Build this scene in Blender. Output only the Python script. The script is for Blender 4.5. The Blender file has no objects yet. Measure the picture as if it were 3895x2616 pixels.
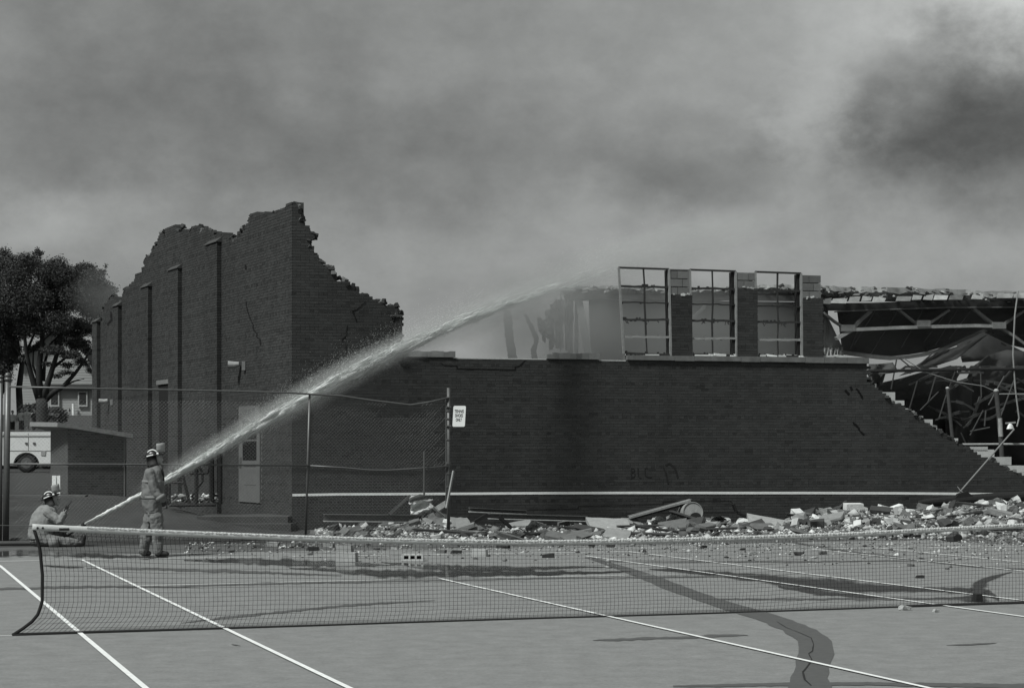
import bpy, math, random
import numpy as np
from mathutils import Vector, Matrix, noise as mnoise

random.seed(7)
rng = np.random.default_rng(7)
S = bpy.context.scene
COL = S.collection

# ------------------------------------------------------------------ camera
F, CH, YH, CX = 7000.0, 1.76, 1728.0, 1947.5      # focal length (px of the 3895 px wide photo), eye height, horizon row, centre column
cd = bpy.data.cameras.new('camera')
cam = bpy.data.objects.new('camera', cd)
COL.objects.link(cam)
cam.location = (0, 0, CH)
cam.rotation_euler = (math.radians(90), 0, 0)
cd.sensor_width = 36
cd.lens = F / 3895 * 36
cd.shift_y = (YH - 1308) / 3895
cd.clip_end = 4000
S.camera = cam

# ------------------------------------------------------------------ world: smoky overcast
SUN_EL, SUN_AZ = math.radians(52), math.radians(226)   # high, from the left and a little behind the camera
TINT = (0.972, 1.0, 0.982)                           # tone of the silver print
wd = bpy.data.worlds.new('World')
S.world = wd
wd.use_nodes = True
nt = wd.node_tree
nt.nodes.clear()
def N(t, **k):
    n = nt.nodes.new(t)
    for a, b in k.items(): setattr(n, a, b)
    return n
def M(op, a, b=None, c=None, clamp=False):
    n = N('ShaderNodeMath', operation=op, use_clamp=clamp)
    for i, v in enumerate((a, b, c)):
        if v is None: continue
        if isinstance(v, (int, float)): n.inputs[i].default_value = v
        else: nt.links.new(v, n.inputs[i])
    return n.outputs[0]
def sky():
    L = nt.links
    tc = N('ShaderNodeTexCoord')
    sep = N('ShaderNodeSeparateXYZ'); L.new(tc.outputs['Generated'], sep.inputs[0])
    az = M('ARCTAN2', sep.outputs[0], sep.outputs[1])
    el = M('ARCSINE', sep.outputs[2])
    def nz(scale, detail, sx, sz, rough=.55, off=0):
        mp = N('ShaderNodeMapping'); L.new(tc.outputs['Generated'], mp.inputs[0])
        mp.inputs['Scale'].default_value = (sx, 1, sz); mp.inputs['Location'].default_value = (off, off * .7, off * .3)
        n = N('ShaderNodeTexNoise'); L.new(mp.outputs[0], n.inputs['Vector'])
        n.inputs['Scale'].default_value = scale; n.inputs['Detail'].default_value = detail; n.inputs['Roughness'].default_value = rough
        return n.outputs['Fac']
    wa = M('MULTIPLY', M('SUBTRACT', nz(9, 7, 1, 1.3, .6, 3.1), .5), .13)
    we = M('MULTIPLY', M('SUBTRACT', nz(10, 7, 1, 1.3, .6, 8.7), .5), .10)
    azw, elw = M('ADD', az, wa), M('ADD', el, we)
    tot = M('ADD', .176, M('MULTIPLY', M('SUBTRACT', nz(5, 4, 1, 1.8, .5, 1.2), .5), .10))
    tot = M('ADD', tot, M('MULTIPLY', M('SUBTRACT', nz(20, 8, 1, 1.5, .62, 5.5), .5), .12))
    for cx, cy, sx, sy, amp in SKY:
        a0 = math.atan((cx - CX) / F); e0 = math.atan((YH - cy) / F)
        da = M('DIVIDE', M('SUBTRACT', azw, a0), sx / F)
        de = M('DIVIDE', M('SUBTRACT', elw, e0), sy / F)
        r2 = M('ADD', M('MULTIPLY', da, da), M('MULTIPLY', de, de))
        tot = M('ADD', tot, M('MULTIPLY', M('EXPONENT', M('MULTIPLY', r2, -.5)), amp))
    tot = M('MULTIPLY', tot, M('ADD', .87, M('MULTIPLY', nz(48, 10, 1, 1.3, .72, 2.2), .26)))
    tot = M('MAXIMUM', tot, .04)
    st = N('ShaderNodeTexSky', sky_type='NISHITA')
    st.sun_disc = False; st.sun_elevation = SUN_EL; st.sun_rotation = SUN_AZ
    bw = N('ShaderNodeRGBToBW'); L.new(st.outputs[0], bw.inputs[0])
    lum = M('ADD', M('MULTIPLY', bw.outputs[0], .04), M('MULTIPLY', tot, 10 * SKYGAIN))
    cb = N('ShaderNodeCombineColor')
    for i in range(3): L.new(M('MULTIPLY', lum, TINT[i]), cb.inputs[i])
    bg = N('ShaderNodeBackground'); L.new(cb.outputs[0], bg.inputs[0]); bg.inputs[1].default_value = .1
    out = N('ShaderNodeOutputWorld'); L.new(bg.outputs[0], out.inputs[0])
SKYGAIN = .51
# smoke banks (photo column, row, widths, weight): darker and paler masses drifting past
SKY = [(3560, 490, 320, 190, -.075), (3920, 480, 300, 230, -.085), (3420, 640, 260, 110, -.04), (2650, 690, 420, 100, -.05), (1500, 520, 650, 170, -.055),
       (350, 420, 650, 270, -.06), (3900, 10, 420, 120, .30), (3090, 520, 95, 200, .12), (3000, 260, 360, 170, .05),
       (80, 860, 330, 100, .07), (2150, 960, 700, 130, .03), (3600, 1000, 420, 90, .03), (900, 130, 700, 120, -.01), (1750, 230, 500, 150, .015)]
sky()

# ------------------------------------------------------------------ sun and exposure
sd = bpy.data.lights.new('sun', 'SUN')
sd.energy = 1.5; sd.angle = math.radians(10); sd.color = (.985, 1.0, .985)
sun = bpy.data.objects.new('sun', sd); COL.objects.link(sun)
to_sun = Vector((math.sin(SUN_AZ) * math.cos(SUN_EL), math.cos(SUN_AZ) * math.cos(SUN_EL), math.sin(SUN_EL)))
sun.rotation_euler = to_sun.to_track_quat('Z', 'Y').to_euler()
sun.location = (-30, -20, 60)
S.view_settings.view_transform = 'Standard'; S.view_settings.look = 'None'
S.view_settings.gamma = 1; S.view_settings.use_curve_mapping = False
S.view_settings.exposure = 1.42

# ------------------------------------------------------------------ helpers
def PX(x, y, Y):
    """point at depth Y metres seen at photo pixel (x, y)"""
    return Vector(((x - CX) * Y / F, Y, CH + (YH - y) * Y / F))
def GP(x, y, z=0.0):
    """point of the level ground seen at photo pixel (x, y)"""
    Y = F * (CH - z) / (y - YH)
    return Vector(((x - CX) * Y / F, Y, z))
def lerp(a, b, t): return a + (b - a) * t
def sm(a, b, x):
    t = min(1, max(0, (x - a) / (b - a))); return t * t * (3 - 2 * t)
def interp(x, pts):
    if x <= pts[0][0]: return pts[0][1]
    for (x0, y0), (x1, y1) in zip(pts, pts[1:]):
        if x <= x1: return y0 + (y1 - y0) * (x - x0) / (x1 - x0)
    return pts[-1][1]
def inpoly(x, y, P):
    c = False; j = len(P) - 1
    for i in range(len(P)):
        xi, yi = P[i]; xj, yj = P[j]
        if (yi > y) != (yj > y) and x < (xj - xi) * (y - yi) / (yj - yi) + xi: c = not c
        j = i
    return c

MATS = {}
def mat(name, v, rough=.9, scale=4, amp=.25, bump=0, bscale=60, metal=0, spec=.25, tone=False, stretch=None, blotch=0):
    if name in MATS: return MATS[name]
    m = bpy.data.materials.new(name); m.use_nodes = True
    t = m.node_tree; b = t.nodes['Principled BSDF']; L = t.links
    b.inputs['Roughness'].default_value = rough; b.inputs['Metallic'].default_value = metal
    b.inputs['Specular IOR Level'].default_value = spec
    geo = t.nodes.new('ShaderNodeNewGeometry')
    vec = geo.outputs['Position']
    if stretch:
        mp = t.nodes.new('ShaderNodeMapping'); L.new(vec, mp.inputs[0]); mp.inputs['Scale'].default_value = stretch; vec = mp.outputs[0]
    def mul(a, c, op='MULTIPLY'):
        n = t.nodes.new('ShaderNodeMath'); n.operation = op
        for i, q in enumerate((a, c)):
            if isinstance(q, (int, float)): n.inputs[i].default_value = q
            else: L.new(q, n.inputs[i])
        return n.outputs[0]
    def nz(s, d=5, r=.6):
        n = t.nodes.new('ShaderNodeTexNoise'); L.new(vec, n.inputs['Vector'])
        n.inputs['Scale'].default_value = s; n.inputs['Detail'].default_value = d; n.inputs['Roughness'].default_value = r
        return n.outputs['Fac']
    f = mul(mul(mul(nz(scale), .5, 'SUBTRACT'), amp * 2.6), 1.0, 'ADD')
    if blotch:
        f = mul(f, mul(mul(mul(nz(scale * .12, 3), .5, 'SUBTRACT'), blotch * 3), 1.0, 'ADD'))
    f = mul(f, v)
    if tone:
        a = t.nodes.new('ShaderNodeAttribute'); a.attribute_name = 'tone'; f = mul(f, a.outputs['Fac'])
    cb = t.nodes.new('ShaderNodeCombineColor')
    for i in range(3): L.new(mul(f, TINT[i]), cb.inputs[i])
    L.new(cb.outputs[0], b.inputs['Base Color'])
    if bump:
        bp = t.nodes.new('ShaderNodeBump'); bp.inputs['Strength'].default_value = bump; bp.inputs['Distance'].default_value = .02
        L.new(nz(bscale), bp.inputs['Height']); L.new(bp.outputs[0], b.inputs['Normal'])
    MATS[name] = m
    return m

def soften(m):
    t = m.node_tree; L = t.links; out = t.nodes['Material Output']; b = t.nodes['Principled BSDF']
    a = t.nodes.new('ShaderNodeAttribute'); a.attribute_name = 'cover'; geo = t.nodes.new('ShaderNodeNewGeometry')
    n = t.nodes.new('ShaderNodeTexNoise'); L.new(geo.outputs['Position'], n.inputs['Vector']); n.inputs['Scale'].default_value = 3.5; n.inputs['Detail'].default_value = 7; n.inputs['Roughness'].default_value = .65
    ad = t.nodes.new('ShaderNodeMath'); ad.operation = 'MULTIPLY_ADD'; L.new(n.outputs['Fac'], ad.inputs[0]); ad.inputs[1].default_value = 1.6; L.new(a.outputs['Fac'], ad.inputs[2])
    mr = t.nodes.new('ShaderNodeMapRange'); mr.interpolation_type = 'SMOOTHSTEP'; L.new(ad.outputs[0], mr.inputs[0]); mr.inputs[1].default_value = .9; mr.inputs[2].default_value = 1.65
    tr = t.nodes.new('ShaderNodeBsdfTransparent'); mx = t.nodes.new('ShaderNodeMixShader'); L.new(mr.outputs[0], mx.inputs[0]); L.new(tr.outputs[0], mx.inputs[1]); L.new(b.outputs[0], mx.inputs[2]); L.new(mx.outputs[0], out.inputs[0])
class MB:
    def __init__(s): s.v = []; s.f = []; s.t = []
    def add(s, vs, fs, tone=1.0):
        o = len(s.v); s.v += [tuple(q) for q in vs]; s.f += [tuple(i + o for i in q) for q in fs]; s.t += [tone] * len(fs)
        return s
    def box(s, c, size, R=None, tone=1.0, taper=1.0):
        hx, hy, hz = size[0] / 2, size[1] / 2, size[2] / 2
        P = [Vector((x * (taper if z > 0 else 1), y * (taper if z > 0 else 1), z)) for z in (-hz, hz) for x, y in ((-hx, -hy), (hx, -hy), (hx, hy), (-hx, hy))]
        if R is not None: P = [R @ p for p in P]
        c = Vector(c)
        return s.add([p + c for p in P], [(3, 2, 1, 0), (4, 5, 6, 7), (0, 1, 5, 4), (1, 2, 6, 5), (2, 3, 7, 6), (3, 0, 4, 7)], tone)
    def bar(s, a, b, w, h, up=(0, 0, 1), tone=1.0):
        """rectangular bar from a to b, w across, h along up"""
        a, b = Vector(a), Vector(b); d = (b - a).normalized(); u = Vector(up)
        sd_ = d.cross(u)
        if sd_.length < 1e-4: sd_ = d.cross(Vector((0, 1, 0)))
        sd_.normalize(); u = sd_.cross(d)
        P = [p + sd_ * x * w / 2 + u * z * h / 2 for p in (a, b) for x, z in ((-1, -1), (1, -1), (1, 1), (-1, 1))]
        return s.add(P, [(0, 1, 2, 3), (7, 6, 5, 4), (0, 4, 5, 1), (1, 5, 6, 2), (2, 6, 7, 3), (3, 7, 4, 0)], tone)
    def tube(s, pts, r, n=8, cap=True, tone=1.0, flat=1.0):
        pts = [Vector(p) for p in pts]; k = len(pts)
        rs = r if isinstance(r, (list, tuple)) else [r] * k
        vs = []; ref = None
        for i, p in enumerate(pts):
            d = (pts[min(i + 1, k - 1)] - pts[max(i - 1, 0)]).normalized()
            if ref is None:
                ref = Vector((0, 0, 1)) if abs(d.z) < .9 else Vector((1, 0, 0))
            a = (ref - d * ref.dot(d)).normalized(); ref = a; b = d.cross(a)
            for j in range(n):
                q = 2 * math.pi * j / n
                vs.append(p + (a * math.cos(q) * flat + b * math.sin(q)) * rs[i])
        fs = [(i * n + j, i * n + (j + 1) % n, (i + 1) * n + (j + 1) % n, (i + 1) * n + j) for i in range(k - 1) for j in range(n)]
        if cap: fs += [tuple(range(n - 1, -1, -1)), tuple(range((k - 1) * n, k * n))]
        return s.add(vs, fs, tone)
    def rings(s, rings, cap=True, tone=1.0):
        n = len(rings[0]); k = len(rings)
        vs = [p for r in rings for p in r]
        fs = [(i * n + j, i * n + (j + 1) % n, (i + 1) * n + (j + 1) % n, (i + 1) * n + j) for i in range(k - 1) for j in range(n)]
        if cap: fs += [tuple(range(n - 1, -1, -1)), tuple(range((k - 1) * n, k * n))]
        return s.add(vs, fs, tone)
    def sheet(s, rows, thick, nrm, tone=1.0):
        """surface through rows of points, given thickness along nrm"""
        nr, nc = len(rows), len(rows[0]); nv = Vector(nrm) * thick
        vs = [Vector(p) for r in rows for p in r]; vs += [p + nv for p in vs]
        o = nr * nc; g = lambda i, j: i * nc + j
        fs = []
        for i in range(nr - 1):
            for j in range(nc - 1):
                q = (g(i, j), g(i, j + 1), g(i + 1, j + 1), g(i + 1, j)); fs += [q, tuple(x + o for x in reversed(q))]
        rim = [g(0, j) for j in range(nc)] + [g(i, nc - 1) for i in range(1, nr)] + [g(nr - 1, j) for j in range(nc - 2, -1, -1)] + [g(i, 0) for i in range(nr - 2, 0, -1)]
        for a, b in zip(rim, rim[1:] + rim[:1]): fs.append((b, a, a + o, b + o))
        return s.add(vs, fs, tone)
    def prism(s, poly, thick, nrm, tone=1.0):
        poly = [Vector(p) for p in poly]; n = len(poly); nv = Vector(nrm) * thick
        return s.add(poly + [p + nv for p in poly], [tuple(range(n)), tuple(range(2 * n - 1, n - 1, -1))] + [((i + 1) % n, i, i + n, (i + 1) % n + n) for i in range(n)], tone)
    def ball(s, c, r, n=10, m=6, sc=(1, 1, 1), tone=1.0, R=None):
        c = Vector(c); rg = []
        for i in range(m + 1):
            a = -math.pi / 2 + math.pi * (i + .02) / (m + .04)
            ring = [Vector((r * math.cos(a) * math.cos(2 * math.pi * j / n) * sc[0], r * math.cos(a) * math.sin(2 * math.pi * j / n) * sc[1], r * math.sin(a) * sc[2])) for j in range(n)]
            rg.append([c + ((R @ p) if R is not None else p) for p in ring])
        return s.rings(rg, True, tone)
    def mesh(s, name, m, smooth=False):
        me = bpy.data.meshes.new(name); me.from_pydata(s.v, [], s.f); me.validate(clean_customdata=False)
        if len(me.polygons) == len(s.t):
            at = me.attributes.new('tone', 'FLOAT', 'FACE'); at.data.foreach_set('value', s.t)
        if m: me.materials.append(m)
        if smooth: me.polygons.foreach_set('use_smooth', [True] * len(me.polygons))
        me.update()
        return me
    def build(s, name, m, parent=None, smooth=False):
        return link(name, s.mesh(name, m, smooth), parent)

def tag(o, label, cat, group=None, kind=None):
    o['label'] = label; o['category'] = cat
    if group: o['group'] = group
    if kind: o['kind'] = kind
    return o
def setting(o, label=None):
    o['kind'] = 'structure'
    if label: o['label'] = label
    return o
def link(name, data, parent=None):
    o = bpy.data.objects.new(name, data); COL.objects.link(o)
    if parent is not None:
        o.parent = parent
        if parent.type == 'EMPTY': o.matrix_parent_inverse = Matrix.Translation(parent.location).inverted()
    return o
def thing(name, loc, label, cat, group=None):
    o = bpy.data.objects.new(name, None); COL.objects.link(o); o.location = loc; o.empty_display_size = .2
    return tag(o, label, cat, group)
def npmesh(name, V, Fa, m, tone=None):
    """V (n,3) floats, Fa (k,c) ints"""
    me = bpy.data.meshes.new(name); c = Fa.shape[1]; k = len(Fa)
    me.vertices.add(len(V)); me.vertices.foreach_set('co', V.astype(np.float32).ravel())
    me.loops.add(k * c); me.loops.foreach_set('vertex_index', Fa.astype(np.int32).ravel())
    me.polygons.add(k); me.polygons.foreach_set('loop_start', np.arange(0, k * c, c, dtype=np.int32))
    if tone is not None:
        at = me.attributes.new('tone', 'FLOAT', 'FACE'); at.data.foreach_set('value', tone.astype(np.float32))
    me.materials.append(m); me.update(calc_edges=True); me.validate(clean_customdata=False)
    return me

# ------------------------------------------------------------------ materials
m_court = mat('court asphalt', .205, .85, 34, .26, .4, 160, blotch=.2, spec=.3)
m_apron = mat('apron tarmac', .095, .8, 6, .25, .3, 90, blotch=.2)
m_ground = mat('turf and soil', .042, 1, 3, .5, .6, 30, blotch=.3)
m_line = mat('court line paint', .74, .75, 22, .26)
m_tar = mat('crack filler', .085, .7, 12, .2)
m_wet = mat('wet asphalt', .028, .5, 5, .25, .03, 30, spec=.3, stretch=(1, .3, 1))
m_water = mat('standing water', .085, .07, 5, .3, .04, 6, spec=.6)
m_brick = mat('burnt red brick', .047, .95, 1.6, .2, .25, 90, tone=True, spec=.15, blotch=.30, stretch=(1, 1, .4))
m_mortar = mat('mortar', .088, 1, 3, .25)
m_block = mat('concrete block', .5, .95, 7, .22, .3, 60, tone=True)
m_sill = mat('cast stone sill', .13, .9, 5, .45)
m_white = mat('white paint', .8, .5, 6, .08)
m_steel = mat('scorched steel', .035, .75, 20, .5, .4, 60, tone=True)
m_steel2 = mat('weathered steel', .16, .65, 12, .35, .2, 60, tone=True)
m_galv = mat('galvanised steel', .11, .45, 20, .25, metal=.35, spec=.5)
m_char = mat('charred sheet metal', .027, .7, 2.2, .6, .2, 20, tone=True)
m_leaf = mat('leaves', .050, .7, 1.0, .25, tone=True, spec=.2)
m_bark = mat('bark', .032, 1, 9, .3, .5, 25)
m_net = mat('net cord', .018, .9, 9, .1)
m_tape = mat('net headband canvas', .54, .85, 40, .12, .4, 120)
m_rubble = mat('broken masonry', .36, .95, 9, .28, .5, 45, tone=True)
m_dust = mat('crushed mortar and dust', .11, 1, 9, .45, .7, 30, blotch=.25)
m_coat = mat('turnout cloth', .15, .95, 7, .3, .35, 70)
m_trim = mat('reflective trim', .185, .7, 20, .15)
m_black = mat('black rubber', .018, .5, 20, .2, spec=.4)
m_helmet = mat('helmet shell', .016, .35, 8, .2, spec=.5)
m_shield = mat('raised face shield', .32, .3, 8, .1, spec=.5)
m_skin = mat('skin', .30, .6, 20, .1)
m_hose = mat('hose jacket', .07, .9, 40, .2, .3, 150)
m_letter = mat('black lettering', .012, .7, 9, .05)

# ------------------------------------------------------------------ terrain, court
TH = math.radians(19.33)
CO = Vector((.97, 19.9, 0))
def court(u, v, z=0.0):
    return Vector((CO.x + u * math.cos(TH) - v * math.sin(TH), CO.y + u * math.sin(TH) + v * math.cos(TH), z))
def terrain(x, y):
    bank = interp(y, [(37.5, 0), (41, .16), (46, .66), (60, .70), (104, .745)]) * sm(-4.9, -7.6, x + (min(y, 60) - 42) * .45)
    hill = interp(y, [(107, 0), (119, 2.2), (128, 2.5), (185, 5.0), (260, 6.2), (600, 7)])
    return bank + hill + (.03 * mnoise.noise(Vector((x * .3, y * .3, 0))) if bank + hill > .05 else 0)
def make_ground():
    xs = sorted(set([-400, -250, -160, -110, -80, -60, -48, -40] + [-34 + i * 1.0 for i in range(22)] + [-12 + i * .5 for i in range(30)] + [3, 6, 10, 15, 20, 30, 45, 70, 110, 180, 300, 420]))
    ys = sorted(set([-60, -20, 0, 10, 20, 28] + [32 + i * .5 for i in range(34)] + [49 + i * 2 for i in range(30)] + [110 + i * 4 for i in range(20)] + [200, 230, 260, 320, 420, 600, 900, 1500]))
    V = [(x, y, terrain(x, y)) for y in ys for x in xs]; nx = len(xs)
    mb = MB(); mb.add(V, [(j * nx + i, j * nx + i + 1, (j + 1) * nx + i + 1, (j + 1) * nx + i) for j in range(len(ys) - 1) for i in range(nx - 1)])
    setting(mb.build('ground', m_ground, None, True))
make_ground()
def flat(name, pts, m, z, parent=None):
    mb = MB(); mb.add([(p[0], p[1], z) for p in pts], [tuple(range(len(pts)))])
    if mb.v:
        a = sum((mb.v[i][0] * mb.v[(i + 1) % len(pts)][1] - mb.v[(i + 1) % len(pts)][0] * mb.v[i][1]) for i in range(len(pts)))
        if a < 0: mb.f[0] = tuple(reversed(mb.f[0]))
    return mb.build(name, m, parent)
apron = setting(flat('apron', [court(-30, -20), court(40, -20), court(40, 17.6), court(-30, 17.6)], m_apron, .004))
tcourt = setting(flat('tennis_court', [court(-9.2, -18), court(40, -18), court(40, 14.4), court(-9.2, 14.4)], m_court, .008))
def stripe(u0, v0, u1, v1, w=.05):
    d = Vector((u1 - u0, v1 - v0)); d.normalize(); n = Vector((-d.y, d.x)) * w / 2
    return flat('court_line', [court(u0 + n.x, v0 + n.y), court(u1 + n.x, v1 + n.y), court(u1 - n.x, v1 - n.y), court(u0 - n.x, v0 - n.y)], m_line, .020, tcourt)
def pline(a, b, w=.05, name='court_line', m=None, z=.020):
    A, B = GP(*a), GP(*b); d = (B - A).normalized(); n = Vector((-d.y, d.x, 0)) * w / 2
    return flat(name, [A + n, B + n, B - n, A - n], m or m_line, z, tcourt)
# painted lines
pline((-240, 1960 + 0), (620, 2680), .055) if False else None
pline((0, 2155), (620, 2680)); pline((-150, 2029 + 55), (0, 2155))
pline((310, 2131), (1420, 2668)); pline((1670, 2203), (3720, 2666))
pline((2228, 2117), (3990, 2363)); pline((2389, 2100), (3990, 2300))
pline((3083, 2090), (3990, 2185)); pline((3326, 2085), (3990, 2151))
pline((-200, 2142), (310, 2131), .05); pline((310, 2131), (2389, 2100), .05)
pline((500, 2232), (1670, 2203), .04); pline((1670, 2203), (2720, 2186), .04); pline((3083, 2090), (4100, 2078), .05)
# tar filled cracks and dark streaks
m_streak = mat('dark streak', .085, .75, 12, .2)
SOFT = (m_wet, m_water, m_streak)
for m_ in SOFT: soften(m_)
def ribbon(name, pts, m, z, wob=.25, seed=1, vert=False):
    """pts: (x, y, half width px) on the ground"""
    r = random.Random(seed); Lp, Rp = [], []
    out = []
    for (x0, y0, w0), (x1, y1, w1) in zip(pts, pts[1:]):
        k = max(2, int(math.hypot(x1 - x0, (y1 - y0)) / 22))
        for i in range(k):
            t = i / k; out.append((lerp(x0, x1, t), lerp(y0, y1, t), lerp(w0, w1, t)))
    out.append(pts[-1])
    P = [GP(x, y) for x, y, w in out]
    for i, (x, y, w) in enumerate(out):
        d = P[min(i + 1, len(P) - 1)] - P[max(i - 1, 0)]; d.normalize(); n = Vector((-d.y, d.x, 0))
        if vert:
            Lp.append(GP(x, y - w * (1 + r.uniform(-wob, wob)))); Rp.append(GP(x, y + w * (1 + r.uniform(-wob, wob)))); continue
        ww = w * P[i].y / F
        Lp.append(P[i] + n * ww * (1 + r.uniform(-wob, wob))); Rp.append(P[i] - n * ww * (1 + r.uniform(-wob, wob)))
    mb = MB(); k = len(Lp)
    if m in SOFT:
        rows = [Lp, [lerp(a, b, .42) for a, b in zip(Lp, Rp)], [lerp(a, b, .58) for a, b in zip(Lp, Rp)], Rp]
    else: rows = [Lp, Rp]
    mb.add([(p.x, p.y, z) for r0 in rows for p in r0], [(j * k + i, (j + 1) * k + i, (j + 1) * k + i + 1, j * k + i + 1) for j in range(len(rows) - 1) for i in range(k - 1)])
    if (Lp[0] - Rp[0]).cross(Rp[min(2, k - 1)] - Rp[0]).z > 0: mb.f = [tuple(reversed(f)) for f in mb.f]
    o = mb.build(name, m, tcourt)
    if m in SOFT:
        at = o.data.attributes.new('cover', 'FLOAT', 'POINT'); at.data.foreach_set('value', [c for c in (0, 1, 1, 0) for _ in range(k)])
    return o
ribbon('tar_strip', [(2245, 2122, 20), (2330, 2150, 25), (2450, 2190, 42), (2560, 2235, 48), (2700, 2285, 52), (2850, 2330, 60), (2950, 2362, 62), (3040, 2398, 68), (3095, 2440, 66), (3106, 2490, 62), (3088, 2540, 66), (3078, 2580, 72), (3082, 2640, 90)], m_tar, .012, .10, 3)
ribbon('tar_strip', [(2560, 2614, 3), (2700, 2612, 5), (3000, 2606, 6), (3300, 2604, 6), (3895, 2614, 9), (3990, 2617, 9)], m_tar, .0125, .2, 4, True)
ribbon('crack', [(2955, 2368, .8), (2990, 2390, 1.2), (3040, 2410, 1.2), (3085, 2430, 1.6), (3095, 2455, 2), (3090, 2480, 2), (3075, 2490, 2), (3088, 2512, 2.4), (3075, 2535, 2.4), (3055, 2560, 3), (3060, 2590, 3.4), (3085, 2612, 3.6)], mat('crack shadow', .02), .0165, .5, 5)
for i, p in enumerate(([(690, 2372, 1), (860, 2352, 6), (1050, 2332, 6), (1250, 2312, 6), (1450, 2296, 6), (1655, 2286, 1)],
          [(2255, 2438, 1), (2330, 2436, 7), (2480, 2431, 7), (2640, 2426, 7), (2760, 2420, 8), (2845, 2419, 1)],
          [(-60, 2242, 6), (250, 2236, 7), (460, 2233, 6), (620, 2234, 3), (760, 2236, .8)],
          [(480, 2238, 1), (1000, 2223, 4), (1600, 2210, 4), (2100, 2202, 3), (2700, 2194, 5), (2900, 2190, 2)],
          [(2640, 2278, 1), (2800, 2281, 5), (3200, 2281, 6), (3560, 2281, 4), (3700, 2282, 1)],
          [(2280, 2138, 1), (2700, 2138, 4), (3000, 2138, 4), (3400, 2135, 3), (3600, 2134, 1)],
          [(2990, 2058, 4), (3100, 2079, 6), (3250, 2102, 6), (3500, 2132, 5), (3700, 2156, 5), (3990, 2172, 4)],
          [(330, 2163, 2), (600, 2166, 6), (900, 2175, 8), (1150, 2185, 5), (1300, 2192, 1)],
          [(3600, 2457, 1), (3700, 2454, 5), (3790, 2449, 1)],
          [(880, 2454, 1), (895, 2456, 3), (915, 2460, 1)])):
    ribbon('tar_strip', [(a, b, c * 1.0) for a, b, c in p], m_streak, .0122 + i * .0001, .35, 10 + i, True)
# wet run-off
ribbon('wet_patch', [(2470, 2166, 2), (2560, 2170, 10), (2700, 2182, 14), (2900, 2202, 22), (3050, 2222, 30), (3180, 2230, 36), (3300, 2238, 24), (3500, 2243, 12), (3680, 2250, 16), (3760, 2262, 20), (3800, 2280, 10)], m_wet, .0112, .12, 21, True)
ribbon('wet_patch', [(2960, 2232, 6), (3100, 2256, 12), (3300, 2272, 9), (3500, 2280, 5), (3680, 2276, 9), (3720, 2284, 4)], m_wet, .0116, .2, 22, True)
ribbon('wet_patch', [(3720, 2292, 60), (3728, 2270, 52), (3720, 2240, 44), (3730, 2215, 40), (3780, 2195, 34), (3830, 2182, 14), (3850, 2176, 3)], m_wet, .0114, .2, 23)
for i, p in enumerate(([(700, 2132, 3), (900, 2136, 14), (1100, 2142, 18), (1300, 2146, 16), (1420, 2150, 8), (1500, 2152, 1)],
          [(1100, 2162, 2), (1300, 2172, 12), (1450, 2182, 20), (1560, 2184, 22), (1660, 2184, 16), (1800, 2184, 14), (2000, 2182, 14), (2200, 2180, 9), (2400, 2176, 2)],
          [(1450, 2140, 2), (1600, 2156, 14), (1760, 2166, 18), (2000, 2164, 10), (2150, 2160, 6), (2350, 2158, 1)],
          [(-100, 2108, 14), (100, 2106, 16), (260, 2110, 12), (420, 2118, 10), (560, 2122, 8), (640, 2122, 4)],
          [(160, 2152, 1), (200, 2156, 7), (260, 2158, 6), (320, 2160, 1)])):
    ribbon('puddle', p, m_water, .0130 + i * .0003, .3, 40 + i, True)

# ------------------------------------------------------------------ wall frames
A_F = math.radians(14.5)
C0 = PX(1110, 2015, F * CH / (2015 - YH)); C0.z = 0
DF, NF = Vector((math.cos(A_F), math.sin(A_F), 0)), Vector((math.sin(A_F), -math.cos(A_F), 0))
q = math.hypot(.501, 1); DS = Vector((-.501 / q, 1 / q, 0)); NS = Vector((-DS.y, DS.x, 0))       # side wall runs back and to the left
if NS.y > 0: NS = -NS
def onplane(x, y, P0, D):
    k = (x - CX) / F
    s = (P0.x - k * P0.y) / (k * D.y - D.x)
    Y = P0.y + s * D.y
    return s, CH + (YH - y) * Y / F
def fw(x, y): return onplane(x, y, C0, DF)
def sw(x, y): return onplane(x, y, C0, DS)
def fwp(x, y, out=0.0):
    s, z = fw(x, y); return C0 + DF * s + NF * out + Vector((0, 0, z))
def swp(x, y, out=0.0):
    s, z = sw(x, y); return C0 + DS * s + NS * out + Vector((0, 0, z))

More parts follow.
